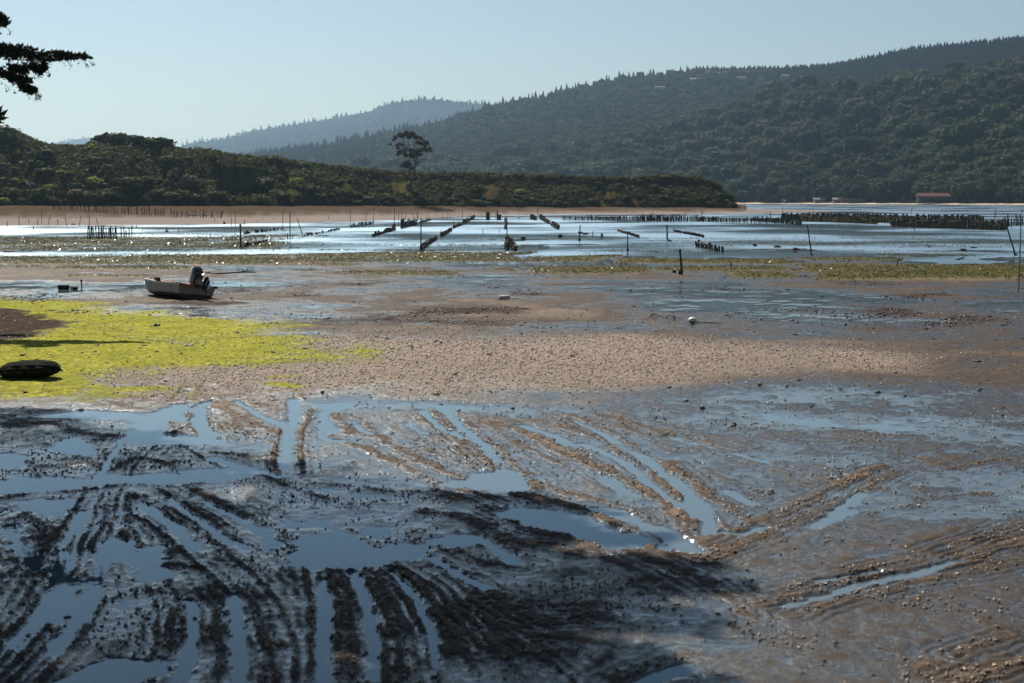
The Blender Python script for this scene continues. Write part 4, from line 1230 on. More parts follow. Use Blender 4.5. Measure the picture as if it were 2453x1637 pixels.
house(on_shore(2232, -.2, -6), 26, 9, 4.0, m_darkwall, m_redroof, 'dark boathouse with red roof standing on piles at the far shore', 0, 2.6)
for x in np.linspace(2160, 2400, 15):
    p = on_shore(x, -.5, -12); hh = 1.4 + .5 * er.random()
    o = MB().tube([(0, 0, 0), (.03, 0, hh + .5)], .17, 6).build('jetty_post', m_pile, None, p)
    tag(o, 'short dark post in the line beside the far boathouse, one of several', 'post', 'posts beside the far boathouse')
house(on_shore(2188, 1.5, 16), 11, 8, 3.6, m_greywall, m_greyroof, 'grey cottage just behind the red roofed boathouse')
house(on_shore(2165, 1.5, 8), 3.4, 3, 4.5, m_white, m_greyroof, 'narrow white boat shed before the boathouse')
house(on_shore(2048, 1.4, 4), 15, 6, 3.0, m_white, m_paleroof, 'long low pale cottage under trees with bright roof edge at the far beach', flat=True)
house(on_shore(2020, 1.3, 2), 8, 6, 3.2, m_greywall, m_redroof, 'small far beach cottage with faded red roof')
house(on_shore(2000, 1.2, -2), 6, 5, 2.6, m_white, m_greyroof, 'tiny white hut between the red cottage and the orange boat')
house(on_shore(1960, 1.2, 0), 10, 5, 2.6, m_greywall, m_greyroof, 'low grey shed on the far beach nearest the tilted white boat')
def on_hill(at, sx, t, sink=0):
    return at(np.array([sx / K]), np.array([t]))[0] + np.array((0, 0, sink))
for sx, sy, w, wall, roof, lab in (
    (1769, 196, 13, m_white, m_paleroof, 'bright white house on the skyline ridge'),
    (1692, 181, 11, m_greywall, m_redroof, 'reddish roofed house high on the skyline ridge among conifers'),
    (1712, 187, 14, m_greywall, m_paleroof, 'pale roofed house just under the skyline beside the reddish roof'),
    (1735, 183, 9, m_white, m_greyroof, 'small pale house near the skyline between other houses'),
    (1663, 200, 22, m_greywall, m_greyroof, 'wide blue grey house below the skyline houses'),
    (1872, 192, 12, m_white, m_paleroof, 'tan house on the ridge farther along the skyline'),
    (1576, 218, 16, m_greywall, m_paleroof, 'blue grey house on the ridge above the middle slope'),
    (1213, 308, 8, m_white, m_greyroof, 'tiny pale house on the slope near the lone eucalyptus'),
    (1383, 339, 14, m_white, m_redroof, 'low pinkish house in the middle of the oak slope')):
    at = hillB if sy < 230 else hillA
    def miss(t_):
        q_ = on_hill(at, sx, t_, 7)
        return abs(HORIZON - (q_[2] - H_CAM) / q_[1] * F_PX - sy / K)
    best = min(np.linspace(.05, .99, 80), key=miss)
    p = on_hill(at, sx, best, 6 if at is hillB else 7)
    t = house(p, w, 8, 4, wall, roof, lab)
    MB().box((0, 0, -4.5), (w * .96, 7.6, 9)).build('foundation', m_greywall, t)
# tilted white boat aground at the far shore
p = on_shore(1878, .6, -8)
t = thing('motor_boat', p, 'small white boat lying tilted on the far beach', 'boat', rz=.3)
t.rotation_euler = (0, R(35), .4)
mb = MB(); prof = [(-4, 1.2), (-1, 1.4), (2, 1.1), (4.2, .1)]
vs = []; fs = []
for x, hw in prof: vs += [(x, -hw, 1.1 + .08 * x), (x, -hw * .6, .2), (x, 0, 0), (x, hw * .6, .2), (x, hw, 1.1 + .08 * x)]
for i in range(3):
    for k in range(4): fs.append((i * 5 + k, i * 5 + k + 1, i * 5 + 6 + k, i * 5 + 5 + k))
    fs.append((i * 5 + 4, i * 5, i * 5 + 5, i * 5 + 9))
fs.append((0, 1, 2, 3, 4)); mb.add(vs, fs); mb.build('hull', m_white, t)
MB().box((-.5, 0, 1.7), (2.6, 1.6, 1.3), taper=.8).build('cabin', m_white, t)
o = MB().blob((0, 0, .5), (3.2, 1.0, .6), .1).build('beached_skiff', simple('orange_paint', (.55, .22, .05), .5), None, on_shore(1992, .7, -8))
tag(o, 'small orange skiff lying on the far beach below the cottages', 'boat')

# ------------------------------------------------------------------ the skiff with its outboard
m_hull, nt, b = mat('hull_cream')
tc = nt.nodes.new('ShaderNodeTexCoord').outputs['Object']
mp = nt.nodes.new('ShaderNodeMapping'); mp.inputs['Scale'].default_value = (5.5, 5.5, .35); nt.links.new(tc, mp.inputs[0])
st_ = noise(nt, mp.outputs[0], 1.0, 4, .6)
sz_ = nt.nodes.new('ShaderNodeSeparateXYZ'); nt.links.new(tc, sz_.inputs[0])
c = mixc(nt, ramp(nt, st_, .56, .66), (.25, .228, .172), (.06, .035, .018))
c = mixc(nt, ramp(nt, noise(nt, tc, 14, 4), .55, .75, 0, .6), c, (.22, .18, .13))
c = mixc(nt, ramp(nt, math_n(nt, 'ADD', sz_.outputs['Z'], math_n(nt, 'MULTIPLY', noise(nt, tc, 3, 3), .08)), .25, .30), (.018, .016, .015), c)
nt.links.new(c, b.inputs['Base Color']); b.inputs['Roughness'].default_value = .5
m_rim = simple('rim_cream', (.38, .34, .26), .45, var=.2, scale=3)
m_inner = simple('red_inside', (.36, .13, .085), .7, var=.4, scale=3)
m_black = simple('black_cowl', (.010, .010, .012), .16, var=.1)
m_alu = simple('grey_metal', (.42, .42, .43), .35, metal=.3, var=.2)
m_leg = simple('dark_leg', (.045, .045, .048), .35, var=.2)
m_decal = simple('white_cap', (.72, .72, .74), .3, var=.08)
m_orange = simple('orange_decal', (.70, .18, .03), .4, var=.1)

HEAD = R(37)
stern = G(*crop(310, 620, 7.58)(1150, 770))
bx_, by_ = stern[0], stern[1] + .5
gz = float(height([bx_], [by_])[0])
skiff = thing('skiff', (bx_, by_, gz - .06), 'weathered cream skiff with red inside aground on the mud, black outboard tilted up', 'boat')
# local x runs from stern to bow
fwd = np.array((-math.sin(HEAD), math.cos(HEAD)))
skiff.scale = (1.2, 1.2, 1.2)
skiff.rotation_euler = (R(7.5), R(1.0), math.atan2(fwd[1], fwd[0]))
def section(t):
    x = 4.25 * t
    hb = float(np.interp(t, [0, .2, .5, .75, .88, .96, 1.0], [.80, .86, .88, .80, .62, .40, .16]))
    kz = float(np.interp(t, [0, .6, .8, .92, 1.0], [0, 0, .05, .20, .44]))
    sz = float(np.interp(t, [0, .5, 1], [.60, .62, .74]))
    return x, hb, kz, sz
TS = [0, .12, .3, .5, .68, .8, .88, .94, .98, 1.0]
mb = MB(); vs = []; fs = []
for t_ in TS:
    x, hb, kz, sz = section(t_)
    half = [(0, kz), (hb * .55, kz + .05), (hb * .84, kz + .13), (hb * .93, kz + .24), (hb, sz)]
    ring = [(x + .12 * (z - kz) * (t_ > .85) * 2.0 - (.10 * (z / .72) if t_ == 0 else 0), -y, z) for y, z in half[::-1]] + [(x + .12 * (z - kz) * (t_ > .85) * 2.0 - (.10 * (z / .72) if t_ == 0 else 0), y, z) for y, z in half[1:]]
    vs += ring
m = 9
for i in range(len(TS) - 1):
    for k in range(m - 1): fs.append((i * m + k, i * m + k + 1, i * m + m + k + 1, i * m + m + k))
mb.add(vs, fs)
mb.add(vs[:m], [tuple(range(m))[::-1]])
hull = mb.build('hull', m_hull, skiff)
# rim, inner skin, floor, seats
rim = MB(); rp = []
for t_ in TS:
    x, hb, kz, sz = section(t_); dx = .12 * (sz - kz) * (t_ > .85) * 2.0 - (.10 * (sz / .72) if t_ == 0 else 0)
    rp.append((x + dx, hb, sz))
path = rp + [(x, -y, z) for x, y, z in rp[::-1]]
n = len(path)
vs = []; fs = []
for x, y, z in path:
    s_ = 1 if y > 0 else -1
    vs += [(x, y + s_ * .035, z - .035), (x, y + s_ * .035, z + .03), (x, y - s_ * .09, z + .03), (x, y - s_ * .09, z - .035)]
for i in range(n - 1):
    for k in range(4): fs.append((i * 4 + k, i * 4 + (k + 1) % 4, i * 4 + 4 + (k + 1) % 4, i * 4 + 4 + k))
rim.add(vs, fs); rim.build('gunwale', m_rim, skiff)
inn = MB(); vs = []; fs = []
for t_ in TS[:-1]:
    x, hb, kz, sz = section(t_); x = x * .97 + .05
    vs += [(x, -hb + .08, sz), (x, -hb * .78, max(.16, kz + .12)), (x, 0, max(.14, kz + .10)), (x, hb * .78, max(.16, kz + .12)), (x, hb - .08, sz)]
for i in range(len(TS) - 2):
    for k in range(4): fs.append((i * 5 + k, i * 5 + 5 + k, i * 5 + 6 + k, i * 5 + 1 + k))
fs.append((0, 1, 2, 3, 4)); inn.add(vs, fs); inn.build('inner_skin', m_inner, skiff)
for x in (.95, 2.25): MB().box((x, 0, .40), (.32, 1.56, .05)).build('thwart', m_inner, skiff)
MB().add([(3.35, -.72, .68), (4.25, -.10, .74), (4.25, .10, .74), (3.35, .72, .68)], [(0, 1, 2, 3)]).build('fore_deck', m_inner, skiff)
MB().box((3.3, .3, .75), (.30, .22, .16), taper=.7).build('anchor_box', m_pile, skiff)
MB().box((-.09, 0, .58), (.09, 1.62, .10)).build('transom_cap', m_inner, skiff)
MB().box((-.06, .80, .59), (.34, .10, .10)).build('corner_fitting', m_black, skiff)
MB().box((-.06, -.80, .59), (.30, .10, .10)).build('corner_fitting', m_black, skiff)
# outboard: modelled upright about its clamp, then tilted
om = thing('outboard_motor', (-.14, 0, .60), None, None); om.parent = skiff
om.rotation_euler = (0, R(72), 0); om.scale = (1.05, 1.05, 1.05)
def lathe_box(mb, stations, n=14, m=0, e=2.8):
    """loft of rounded boxes: (z, cx, half length x, half width y)"""
    b0 = len(mb.v); vs = []; fs = []
    for z, cx, hx, hy in stations:
        for k in range(n):
            a = 2 * math.pi * k / n
            ca, sa_ = math.cos(a), math.sin(a)
            vs.append((cx + hx * math.copysign(abs(ca) ** (2 / e), ca), hy * math.copysign(abs(sa_) ** (2 / e), sa_), z))
    for i in range(len(stations) - 1):
        for k in range(n): fs.append((i * n + k, i * n + (k + 1) % n, i * n + n + (k + 1) % n, i * n + n + k))
    fs.append(tuple(range(n - 1, -1, -1))); fs.append(tuple((len(stations) - 1) * n + k for k in range(n)))
    return mb.add(vs, fs, m)
lathe_box(MB(), [(.05, -.22, .22, .14), (.09, -.23, .36, .20), (.25, -.25, .42, .22), (.42, -.27, .42, .22)]).build('cowling', m_black, om, smooth=False)
lathe_box(MB(), [(.423, -.27, .41, .215), (.50, -.28, .38, .20), (.56, -.31, .27, .14), (.58, -.34, .12, .08)]).build('cowling_top', m_decal, om)
MB().box((-.64, 0, .49), (.06, .24, .09)).build('decal', m_orange, om)
MB().box((-.26, .224, .32), (.40, .012, .10)).build('side_stripe', m_alu, om)
MB().box((-.26, -.224, .32), (.40, .012, .10)).build('side_stripe', m_alu, om)
lathe_box(MB(), [(-.62, -.22, .13, .045), (-.30, -.20, .16, .075), (-.1, -.18, .17, .10), (.055, -.20, .19, .13)]).build('midsection', m_leg, om)
MB().box((-.02, 0, -.02), (.10, .26, .36)).build('clamp_bracket', m_black, om)
lathe_box(MB(), [(-.625, -.30, .30, .11), (-.60, -.30, .30, .11)]).build('cavitation_plate', m_black, om)
MB().tube([(.02, 0, -.80), (-.10, 0, -.80), (-.40, 0, -.80), (-.52, 0, -.80)], [.03, .075, .075, .05], 9).box((-.22, 0, -.70), (.24, .07, .20)).build('gear_case', m_black, om, smooth=False)
MB().add([(-.05, 0, -.86), (-.38, 0, -.86), (-.42, 0, -1.08), (-.30, 0, -1.08), (-.05, .015, -.86), (-.38, .015, -.86), (-.42, .015, -1.08), (-.30, .015, -1.08)],
         [(0, 1, 2, 3), (7, 6, 5, 4), (0, 3, 7, 4), (3, 2, 6, 7), (2, 1, 5, 6)]).build('skeg', m_alu, om)
for k in range(3):
    a = k * 2.094
    ca, sa_ = math.cos(a), math.sin(a)
    def q(x, r, w): return (x, r * ca - w * sa_, r * sa_ + w * ca)
    MB().add([q(-.50, .04, -.04), q(-.54, .10, -.08), q(-.55, .17, -.02), q(-.50, .16, .06), q(-.46, .05, .04)], [(0, 1, 2, 3, 4)]).build('propeller_blade', m_alu, om)
MB().tube([(.0, 0, .20), (.25, .02, .24), (.55, .06, .22)], [.035, .03, .022], 6).build('tiller', m_black, om)
# mooring line running off from the stern over the mud
pts = [G(*crop(310, 620, 7.58)(x, y)) for x, y in ((1380, 282), (1470, 280), (1560, 296), (1800, 280), (2050, 262), (2300, 262))]
mb = MB(); mb.tube([(p[0], p[1], float(height([p[0]], [p[1]])[0]) + .03) for p in pts], [.05, .10, .04, .06, .09, .04], 6, jit=.4)
tag(mb.build('driftwood_pole', m_pile), 'long dark driftwood pole lying on the mud behind the skiff', 'driftwood')
for x, y in ((1950, 230), (2120, 220), (2195, 225)):
    p = G(*crop(310, 620, 7.58)(x, y + 28)); z = float(height([p[0]], [p[1]])[0])
    mb = MB(); mb.tube([(0, 0, -.05), (.12, 0, .22), (.30, .05, .30)], [.04, .03, .015], 5); mb.tube([(.12, 0, .2), (-.08, .02, .42)], [.025, .012], 5)
    tag(mb.build('driftwood_branch', m_pile, None, (p[0], p[1], z)), 'small forked dark twig sticking up beside the driftwood pole', 'driftwood', 'twigs by the driftwood pole')
# ------------------------------------------------------------------ stakes, racks and floats
m_stake = simple('wet_wood', (.036, .030, .025), .8, scale=6, bump=.5, spec=.12)
m_pvc = simple('grey_pole', (.16, .165, .17), .5, scale=2)
m_oyst = simple('oyster_crust', (.050, .042, .030), .75, scale=9, var=.8, bump=.8, spec=.15)
m_oystw = simple('weedy_crust', (.075, .066, .028), .8, scale=7, var=.7, bump=.8, spec=.1)
sr = np.random.default_rng(99)

def gz(x, y): return max(float(height([x], [y])[0]), -.25)
def stake_mesh(h, r, mt, lump=0.0, name='stake', n=6):
    mb = MB()
    k = max(3, int(h / .25)); k = min(k, 7)
    mb.tube([((random.random() - .5) * r * .5, (random.random() - .5) * r * .5, -.15 + (h + .15) * i / k) for i in range(k + 1)], [r * (1 + lump * random.random()) for i in range(k + 1)], n, jit=.3)
    return mb.mesh(name, mt)

def pole(cr, base, top, r, label, cat='stake', m=None, clump=None, group=None, name='stake', cap=None):
    """a single stake: foot and top read off the photograph"""
    p = G(*cr(*base)); z0 = gz(p[0], p[1])
    p = np.array((p[0], p[1], z0))
    q = P(*cr(*top), p[1])
    d = q - p
    lean_y = (random.random() - .5) * .12 * d[2]
    mb = MB()
    k = 5
    mb.tube([(d[0] * i / k, lean_y * i / k, -.3 * (i == 0) + d[2] * i / k) for i in range(k + 1)], [r * (1.05 - .25 * i / k) for i in range(k + 1)], 7, jit=.18)
    if clump:
        t = thing(name, tuple(p), label, cat, group)
        mb.build('shaft', m or m_stake, t)
        c = MB()
        for cz, cs in clump:
            c.blob((d[0] * cz, lean_y * cz, d[2] * cz), (cs, cs, cs * 1.2), .6)
        c.build('oyster_clump', m_oyst, t)
        return t
    o = mb.build(name, m or m_stake, None, tuple(p))
    return tag(o, label, cat, group)

# the tall ones
pole(C7, (2303, 862), (2325, 290), .035, 'tallest thin grey pole, nearest on the open mud by the picture edge', 'pole', m_pvc, name='marker_pole')
pole(C6, (1390, 687), (1370, 465), .07, 'dark leaning stake on the weed bank with two stubs at its foot', clump=[(.97, .10)])
pole(C6, (1320, 668), (1320, 640), .14, 'squat dark stub set apart from the leaning stake', 'stub', name='stub')
pole(C6, (1370, 682), (1369, 643), .10, 'short dark stub touching the foot of the leaning stake', 'stub', name='stub')
pole(C7, (520, 545), (482, 285), .06, 'leaning pole with pale upper half in front of the dense oyster bed', 'pole', clump=[(.02, .10), (.8, .07)], name='marker_pole')
pole(C7, (2280, 547), (2205, 305), .07, 'strongly leaning pole with crusted foot beside the tallest grey pole', 'pole', clump=[(.03, .14)], name='marker_pole')
pole(C7, (1255, 650), (1262, 582), .045, 'short thin stake at the water edge between the two leaning poles')
pole(C6, (1813, 600), (1812, 572), .06, 'tiny dark stub on the weed bank before the leaning pale pole', 'stub', name='stub')
pole(C4, (1937, 450), (1933, 265), .09, 'thick dark post at the end of the stub row nearest the skiff', clump=[(.98, .12), (.02, .16)])
pole(C4, (1890, 347), (1893, 142), .045, 'tall thin pole just behind the thick post', 'pole', m_pvc, name='marker_pole')
pole(C4, (2275, 302), (2274, 152), .06, 'tall straight dark pole ending the farther stub row', 'pole', name='marker_pole')
pole(C4, (2333, 376), (2331, 150), .065, 'tall dark pole close before the other straight pole', 'pole', name='marker_pole')
pole(C5, (275, 347), (222, 190), .055, 'tall slanting pole beside the two straight dark poles', 'pole', name='marker_pole')
pole(C5, (683, 275), (685, 100), .05, 'tall pole at the near end of the long low stub row', 'pole', m_pvc, name='marker_pole')
pole(C5, (885, 240), (890, 100), .05, 'tall pole at the far end of the long low stub row', 'pole', name='marker_pole')
pole(C5, (1068, 282), (1066, 100), .055, 'tall pole standing beside the upright comb like rack', 'pole', name='marker_pole')
pole(C5, (1294, 472), (1297, 185), .065, 'tall dark pole at the near end of the thick slanting oyster line', 'pole', clump=[(.02, .12)], name='marker_pole')
pole(C5, (1660, 240), (1655, 125), .05, 'tall pole at the middle of the receding oyster line', 'pole', name='marker_pole')
pole(C5, (1578, 280), (1578, 208), .05, 'shorter pole starting the second length of the receding line', 'pole', name='marker_pole')
pole(C5, (1470, 350), (1471, 292), .05, 'short pole at the foot of the middle length of the receding line', 'pole', name='marker_pole')
pole(C5, (1628, 262), (1625, 210), .04, 'small leaning stake along the far length of the receding line')
pole(C5, (2041, 365), (2038, 190), .06, 'tall pole above the ragged oyster clumps in the open water', 'pole', clump=[(.02, .15)], name='marker_pole')
pole(C5, (2030, 195), (2025, 140), .04, 'one of a pair of thin stakes behind the ragged clumps, thinner')
pole(C5, (2046, 195), (2041, 135), .04, 'one of a pair of thin stakes behind the ragged clumps, taller')
pole(C5, (1832, 322), (1831, 282), .05, 'lone short stake in open water between the receding line and the clumps')
pole(C5, (1975, 313), (1974, 285), .045, 'smallest stake in the open water near the ragged clumps')
pole(C5, (140, 368), (140, 322), .06, 'short post next to the low dark bank, taller of two')
pole(C5, (184, 364), (184, 331), .06, 'short post next to the low dark bank, shorter of two')
pole(C5, (496, 207), (489, 145), .05, 'slanting stake alone on the pink mud behind the stub rows')
pole(C5, (1130, 240), (1129, 118), .05, 'tall thin stake rising above the comb like rack', clump=None)
pole(C5, (1266, 222), (1264, 132), .07, 'dark crusted stake at the far end of the comb like rack', clump=[(.5, .16), (.75, .14)])
pole(C6, (499, 388), (505, 248), .075, 'dark banded post with a crusted foot in the middle of the water', clump=[(.1, .16), (.5, .12)])
pole(C6, (917, 502), (917, 330), .055, 'slim post with dark lower half before the slanting stub row', clump=[(.22, .12)])
pole(C6, (1260, 378), (1257, 254), .10, 'thick dark post with an oyster heap at its foot', clump=[(.95, .13)])
pole(C6, (615, 342), (616, 303), .06, 'short dark stake beside the floating crusted trays')
pole(C6, (693, 360), (694, 330), .10, 'dark stub shaped like a perched bird in the open water', clump=[(.9, .18)])
pole(C6, (1317, 306), (1316, 273), .07, 'short post at the head of the farther stub row before the dense bed')
pole(C6, (1561, 168), (1560, 118), .08, 'dark crusted stake behind the long picket rack', clump=[(.5, .2)])
pole(C6, (1681, 140), (1680, 92), .06, 'thin stake standing on the sand spit')
pole(C6, (2155, 182), (2155, 138), .12, 'stout post in the gap before the dense bed')
pole(C6, (2258, 168), (2257, 92), .08, 'tall crusted stake starting the dense bed', clump=[(.3, .2)])
pole(C6, (965, 152), (965, 120), .05, 'thin stake behind the picket rack near its middle')
pole(C6, (138, 200), (139, 92), .045, 'very thin pole behind the crusted oyster row', 'pole', m_pvc, name='marker_pole')
pole(C7, (532, 172), (532, 133), .07, 'thin stake in the far channel beyond the spit')
pole(C7, (1405, 336), (1402, 290), .07, 'short leaning stub in front of the dense bed')
pole(C7, (2105, 198), (2105, 148), .10, 'stake in the far channel behind the dense bed, beside a white float')
pole(C7, (2097, 232), (2098, 185), .09, 'stake right behind the dense bed nearest the white float')
pole(C7, (2333, 182), (2333, 148), .12, 'stake in the far channel at the picture edge')
pole(C4, (335, 262), (333, 138), .045, 'tall thin stake alone on the pink mud near the high bluff', m=m_stake)
pole(C4, (58, 282), (58, 234), .06, 'short stake at the water edge, first on the pink mud')
pole(C4, (268, 302), (268, 272), .07, 'short stub standing in the first strip of water')
pole(C4, (1062, 292), (1062, 265), .07, 'left one of two twin stubs in the strip of water', 'stub', name='stub')
pole(C4, (1098, 292), (1098, 265), .06, 'right one of two twin stubs in the strip of water', 'stub', name='stub')
pole(C4, (1341, 320), (1341, 278), .06, 'stub with a dark heap at its foot in the strip of water', clump=[(.08, .25)])
pole(C4, (1438, 320), (1438, 287), .06, 'plain stub to the side of the one with a heap', 'stub', name='stub')
pole(C4, (1448, 412), (1444, 388), .06, 'stub alone on the weed bank behind the skiff', 'stub', name='stub')
pole(C4, (1592, 362), (1592, 336), .05, 'thin stub on the low dark sandbar, one of two', 'stub', name='stub', group=None)
pole(C4, (1690, 364), (1690, 334), .07, 'thicker stub on the low dark sandbar, one of two', 'stub', name='stub')
pole(C4, (1860, 272), (1861, 176), .05, 'medium stake on the pink mud behind the thick post')
pole(C4, (1780, 222), (1780, 168), .05, 'thin stake at the end of the ruined rack')
pole(C4, (657, 785), (657, 712), .035, 'thin stake with a dark tuft beside the dark drum', clump=[(.97, .07)])
pole(C4, (2312, 378), (2313, 333), .07, 'short stub close to the tall dark pole', 'stub', name='stub')
for k, (x, y0, y1) in enumerate(((820, 205, 150), (590, 150, 120), (977, 160, 118), (1010, 165, 135), (1100, 236, 140), (1085, 170, 140), (1162, 200, 145), (1428, 175, 118), (1525, 195, 130), (1485, 175, 150), (1228, 190, 140), (1722, 175, 150), (1815, 180, 148), (1940, 190, 150), (1545, 180, 150), (1345, 215, 140), (1370, 200, 165), (2307, 190, 108))):
    pole(C5, (x, y0 + 8), (x + random.randint(-4, 4), y1), .045, 'thin dark stake scattered over the shallows in front of the beach', group='scattered thin stakes before the beach')
for k, (x, y0, y1) in enumerate(((1905, 218, 195), (2005, 222, 190), (2110, 225, 208), (1965, 262, 220), (2200, 228, 205), (2068, 250, 235), (1835, 215, 180), (2145, 200, 180), (1950, 200, 180), (2220, 206, 182), (1725, 245, 205), (1750, 215, 180), (1700, 195, 150), (1500, 270 - 60, 180))):
    pole(C4, (x, y0), (x + random.randint(-5, 5), y1), .055, 'short dark stub scattered on the pink mud by the ruined rack', group='short stubs on the pink mud')
for k, x in enumerate((2172, 2190, 2205, 2222, 2245, 2262, 2285, 2300, 2318, 2335)):
    y0 = 300 - k * 2 + random.randint(-12, 12)
    pole(C7, (x, y0), (x + random.randint(-6, 6), random.randint(190, 235)), .11 + .05 * random.random(), 'crusted dark pile in the loose cluster past the dense oyster bed', 'pile', m_oyst, group='crusted piles past the dense bed', name='crusted_pile')

# racks: stakes, and the rail or crusted line they carry
STK = {}
def stake_var(h, r, mt, lump):
    key = (round(h * 4), round(r * 50), mt.name, lump)
    if key not in STK: STK[key] = [stake_mesh(h, r, mt, lump) for _ in range(3)]
    return random.choice(STK[key])
def rack(label, cr, a, b, n, h0, h1, r=.06, mt=None, lump=.3, rail=None, jitx=.3, group=None, gaps=(), lean=.08, cat='oyster rack', name='oyster_rack'):
    mt = mt or m_stake
    p0 = G(*cr(*a)); p1 = G(*cr(*b))
    t = thing(name, (p0[0], p0[1], 0), label, cat, group)
    d = p1 - p0
    for k in range(n):
        u = (k + (random.random() - .5) * jitx) / max(1, n - 1)
        if any(g0 < u < g1 for g0, g1 in gaps): continue
        x, y = p0[0] + d[0] * u, p0[1] + d[1] * u
        h = h0 + (h1 - h0) * u; h *= .70 + .55 * random.random()
        o = obj('stake', stake_var(h, r, mt, lump), t, (x - p0[0], y - p0[1], gz(x, y)))
        o.rotation_euler = ((random.random() - .5) * lean * 2, (random.random() - .5) * lean * 2, random.random() * 6)
    if rail:
        mb = MB()
        for u0, u1, zr, rr in rail:
            kk = max(3, int(abs(u1 - u0) * math.hypot(d[0], d[1]) / .45)); kk = min(kk, 60)
            pts = []
            for i in range(kk + 1):
                u = u0 + (u1 - u0) * i / kk
                pts.append((d[0] * u, d[1] * u, zr * (.9 + .2 * random.random())))
            if rr >= .12:
                for q in pts: mb.blob((q[0] + (random.random() - .5) * .2, q[1] + (random.random() - .5) * .2, q[2] * (.5 + .9 * random.random())), (rr * (.45 + .7 * random.random()), rr * (.45 + .6 * random.random()), rr * (.35 + .6 * random.random())), .8, nu=6, nv=4)
                continue
            mb.tube(pts, [rr * (.35 + 1.0 * random.random()) for _ in pts], 6, jit=.7)
        tag(mb.build('crusted_line', m_oyst, t), kind='stuff')
    return t

rack('short picket of dark stakes standing in the weed behind the skiff', C4, (703, 382), (940, 376), 18, 1.55, 1.5, .06, rail=[(.0, 1.0, 1.25, .025)])
rack('three part continuation of the picket, farther stakes on the low bar', C4, (975, 362), (1060, 356), 5, 1.2, 1.15, .06, rail=[(-.1, 1.05, 1.05, .02)])
rack('row of leaning stakes joined by a wire at the edge of the pink mud', C4, (150, 268), (790, 272), 9, 1.6, 1.7, .05, lean=.22, rail=[(0, 1, 1.5, .018)], cat='wire fence', name='stake_fence')
rack('ruined rack of crooked stakes with a sagging crusted rail on the pink mud', C4, (440, 212), (1800, 222), 74, 2.1, 1.6, .065, lean=.22, jitx=2.2, rail=[(.34, .52, 1.7, .16), (.55, .78, 1.6, .14), (.18, .32, 1.9, .04), (0, .1, 1.5, .05), (.80, .92, 1.0, .10)])
rack('back row of the ruined rack, thin and gappy before the beach', C4, (500, 190), (1720, 196), 34, 1.9, 1.7, .05, lean=.2, jitx=2.5, rail=[(.02, .22, 1.5, .03), (.5, .6, 1.4, .12)])
rack('row of low black stubs running from the thick post', C4, (1962, 446), (2135, 406), 8, .40, .30, .13, lump=.2, jitx=.8)
rack('faint farther row of small stubs in the water behind the thick post', C4, (1955, 340), (2258, 300), 14, .45, .30, .15, lump=.2, jitx=1.2, gaps=((.2, .3),))
rack('dotted stub row starting beside the slanting pole', C5, (295, 346), (590, 292), 16, .30, .45, .14, lump=.2, jitx=.8, rail=[(.04, .14, .25, .16), (.70, .95, .25, .13)])
rack('long low stub row between two tall poles', C5, (695, 271), (877, 242), 17, .75, .70, .10, lump=.3, jitx=.4)
rack('stub row that thickens toward its far end before the comb like rack', C5, (880, 350), (1070, 293), 19, .50, .95, .12, lump=.4, jitx=.5, rail=[(.45, 1.0, .35, .16)])
rack('comb like rack of upright dark slats', C5, (1124, 282), (1258, 248), 18, 1.7, 1.1, .08, lump=.4, jitx=.3, lean=.03, rail=[(0, 1, 1.0, .05)])
rack('low dark beam running on beyond the comb like rack', C5, (1285, 238), (1378, 213), 7, .5, .5, .08, rail=[(0, 1, .35, .16)])
rack('thick crusted oyster line slanting from the tall dark pole', C5, (1297, 466), (1423, 376), 12, .55, .60, .10, lump=.5, rail=[(0, 1, .28, .20)], cat='oyster line', name='oyster_line')
rack('middle length of the receding oyster line', C5, (1472, 348), (1560, 298), 9, .5, .45, .12, lump=.5, rail=[(0, .95, .30, .22)], cat='oyster line', name='oyster_line')
rack('third length of the receding oyster line, thinner', C5, (1577, 280), (1662, 244), 8, .5, .5, .10, lump=.5, rail=[(0, 1, .28, .18)], cat='oyster line', name='oyster_line')
rack('farthest heavy length of the receding oyster line', C5, (1664, 240), (1756, 192), 12, 1.0, .9, .14, lump=.5, rail=[(0, 1, .42, .26)], cat='oyster line', name='oyster_line')
rack('ragged upright clump of crusted stakes, first of two by the beach water', C5, (1866, 206), (1890, 204), 5, 1.8, 1.6, .13, m_oyst, .6, rail=[(0, 1, 1.2, .2)], cat='oyster clump', name='oyster_clump_stand')
rack('taller ragged clump of crusted stakes, second by the beach water', C5, (1958, 206), (1982, 204), 5, 1.9, 1.3, .14, m_oyst, .6, rail=[(0, 1, .9, .22)], cat='oyster clump', name='oyster_clump_stand')
rack('pair of dark crusted lumps before the picket rack', C6, (80, 200), (122, 208), 6, 1.5, 1.0, .16, m_oyst, .6, cat='oyster clump', name='oyster_clump_stand')
rack('broad crusted oyster row running down from the dark lumps', C6, (158, 196), (240, 242), 18, 1.5, .5, .15, m_oyst, .6, rail=[(0, 1, .45, .26)], cat='oyster line', name='oyster_line')
rack('short broken end of the crusted oyster row', C6, (265, 256), (315, 286), 8, .7, .6, .20, m_oyst, .6, rail=[(0, .5, .5, .3), (.6, 1, .4, .3)], cat='oyster line', name='oyster_line')
rack('upright string of crusted lumps behind the tall pole in open water', C5, (2030, 215), (2032, 284), 9, .8, .6, .22, m_oyst, .6, rail=[(0, .7, .5, .25)], cat='oyster line', name='oyster_line')
rack('ragged crusted string falling toward the weed bank from the tall pole', C5, (2042, 385), (2110, 472), 9, .6, .5, .15, m_oyst, .7, rail=[(0, .3, .55, .12), (.25, .55, .5, .2), (.55, 1, .35, .2)], cat='oyster line', name='oyster_line')
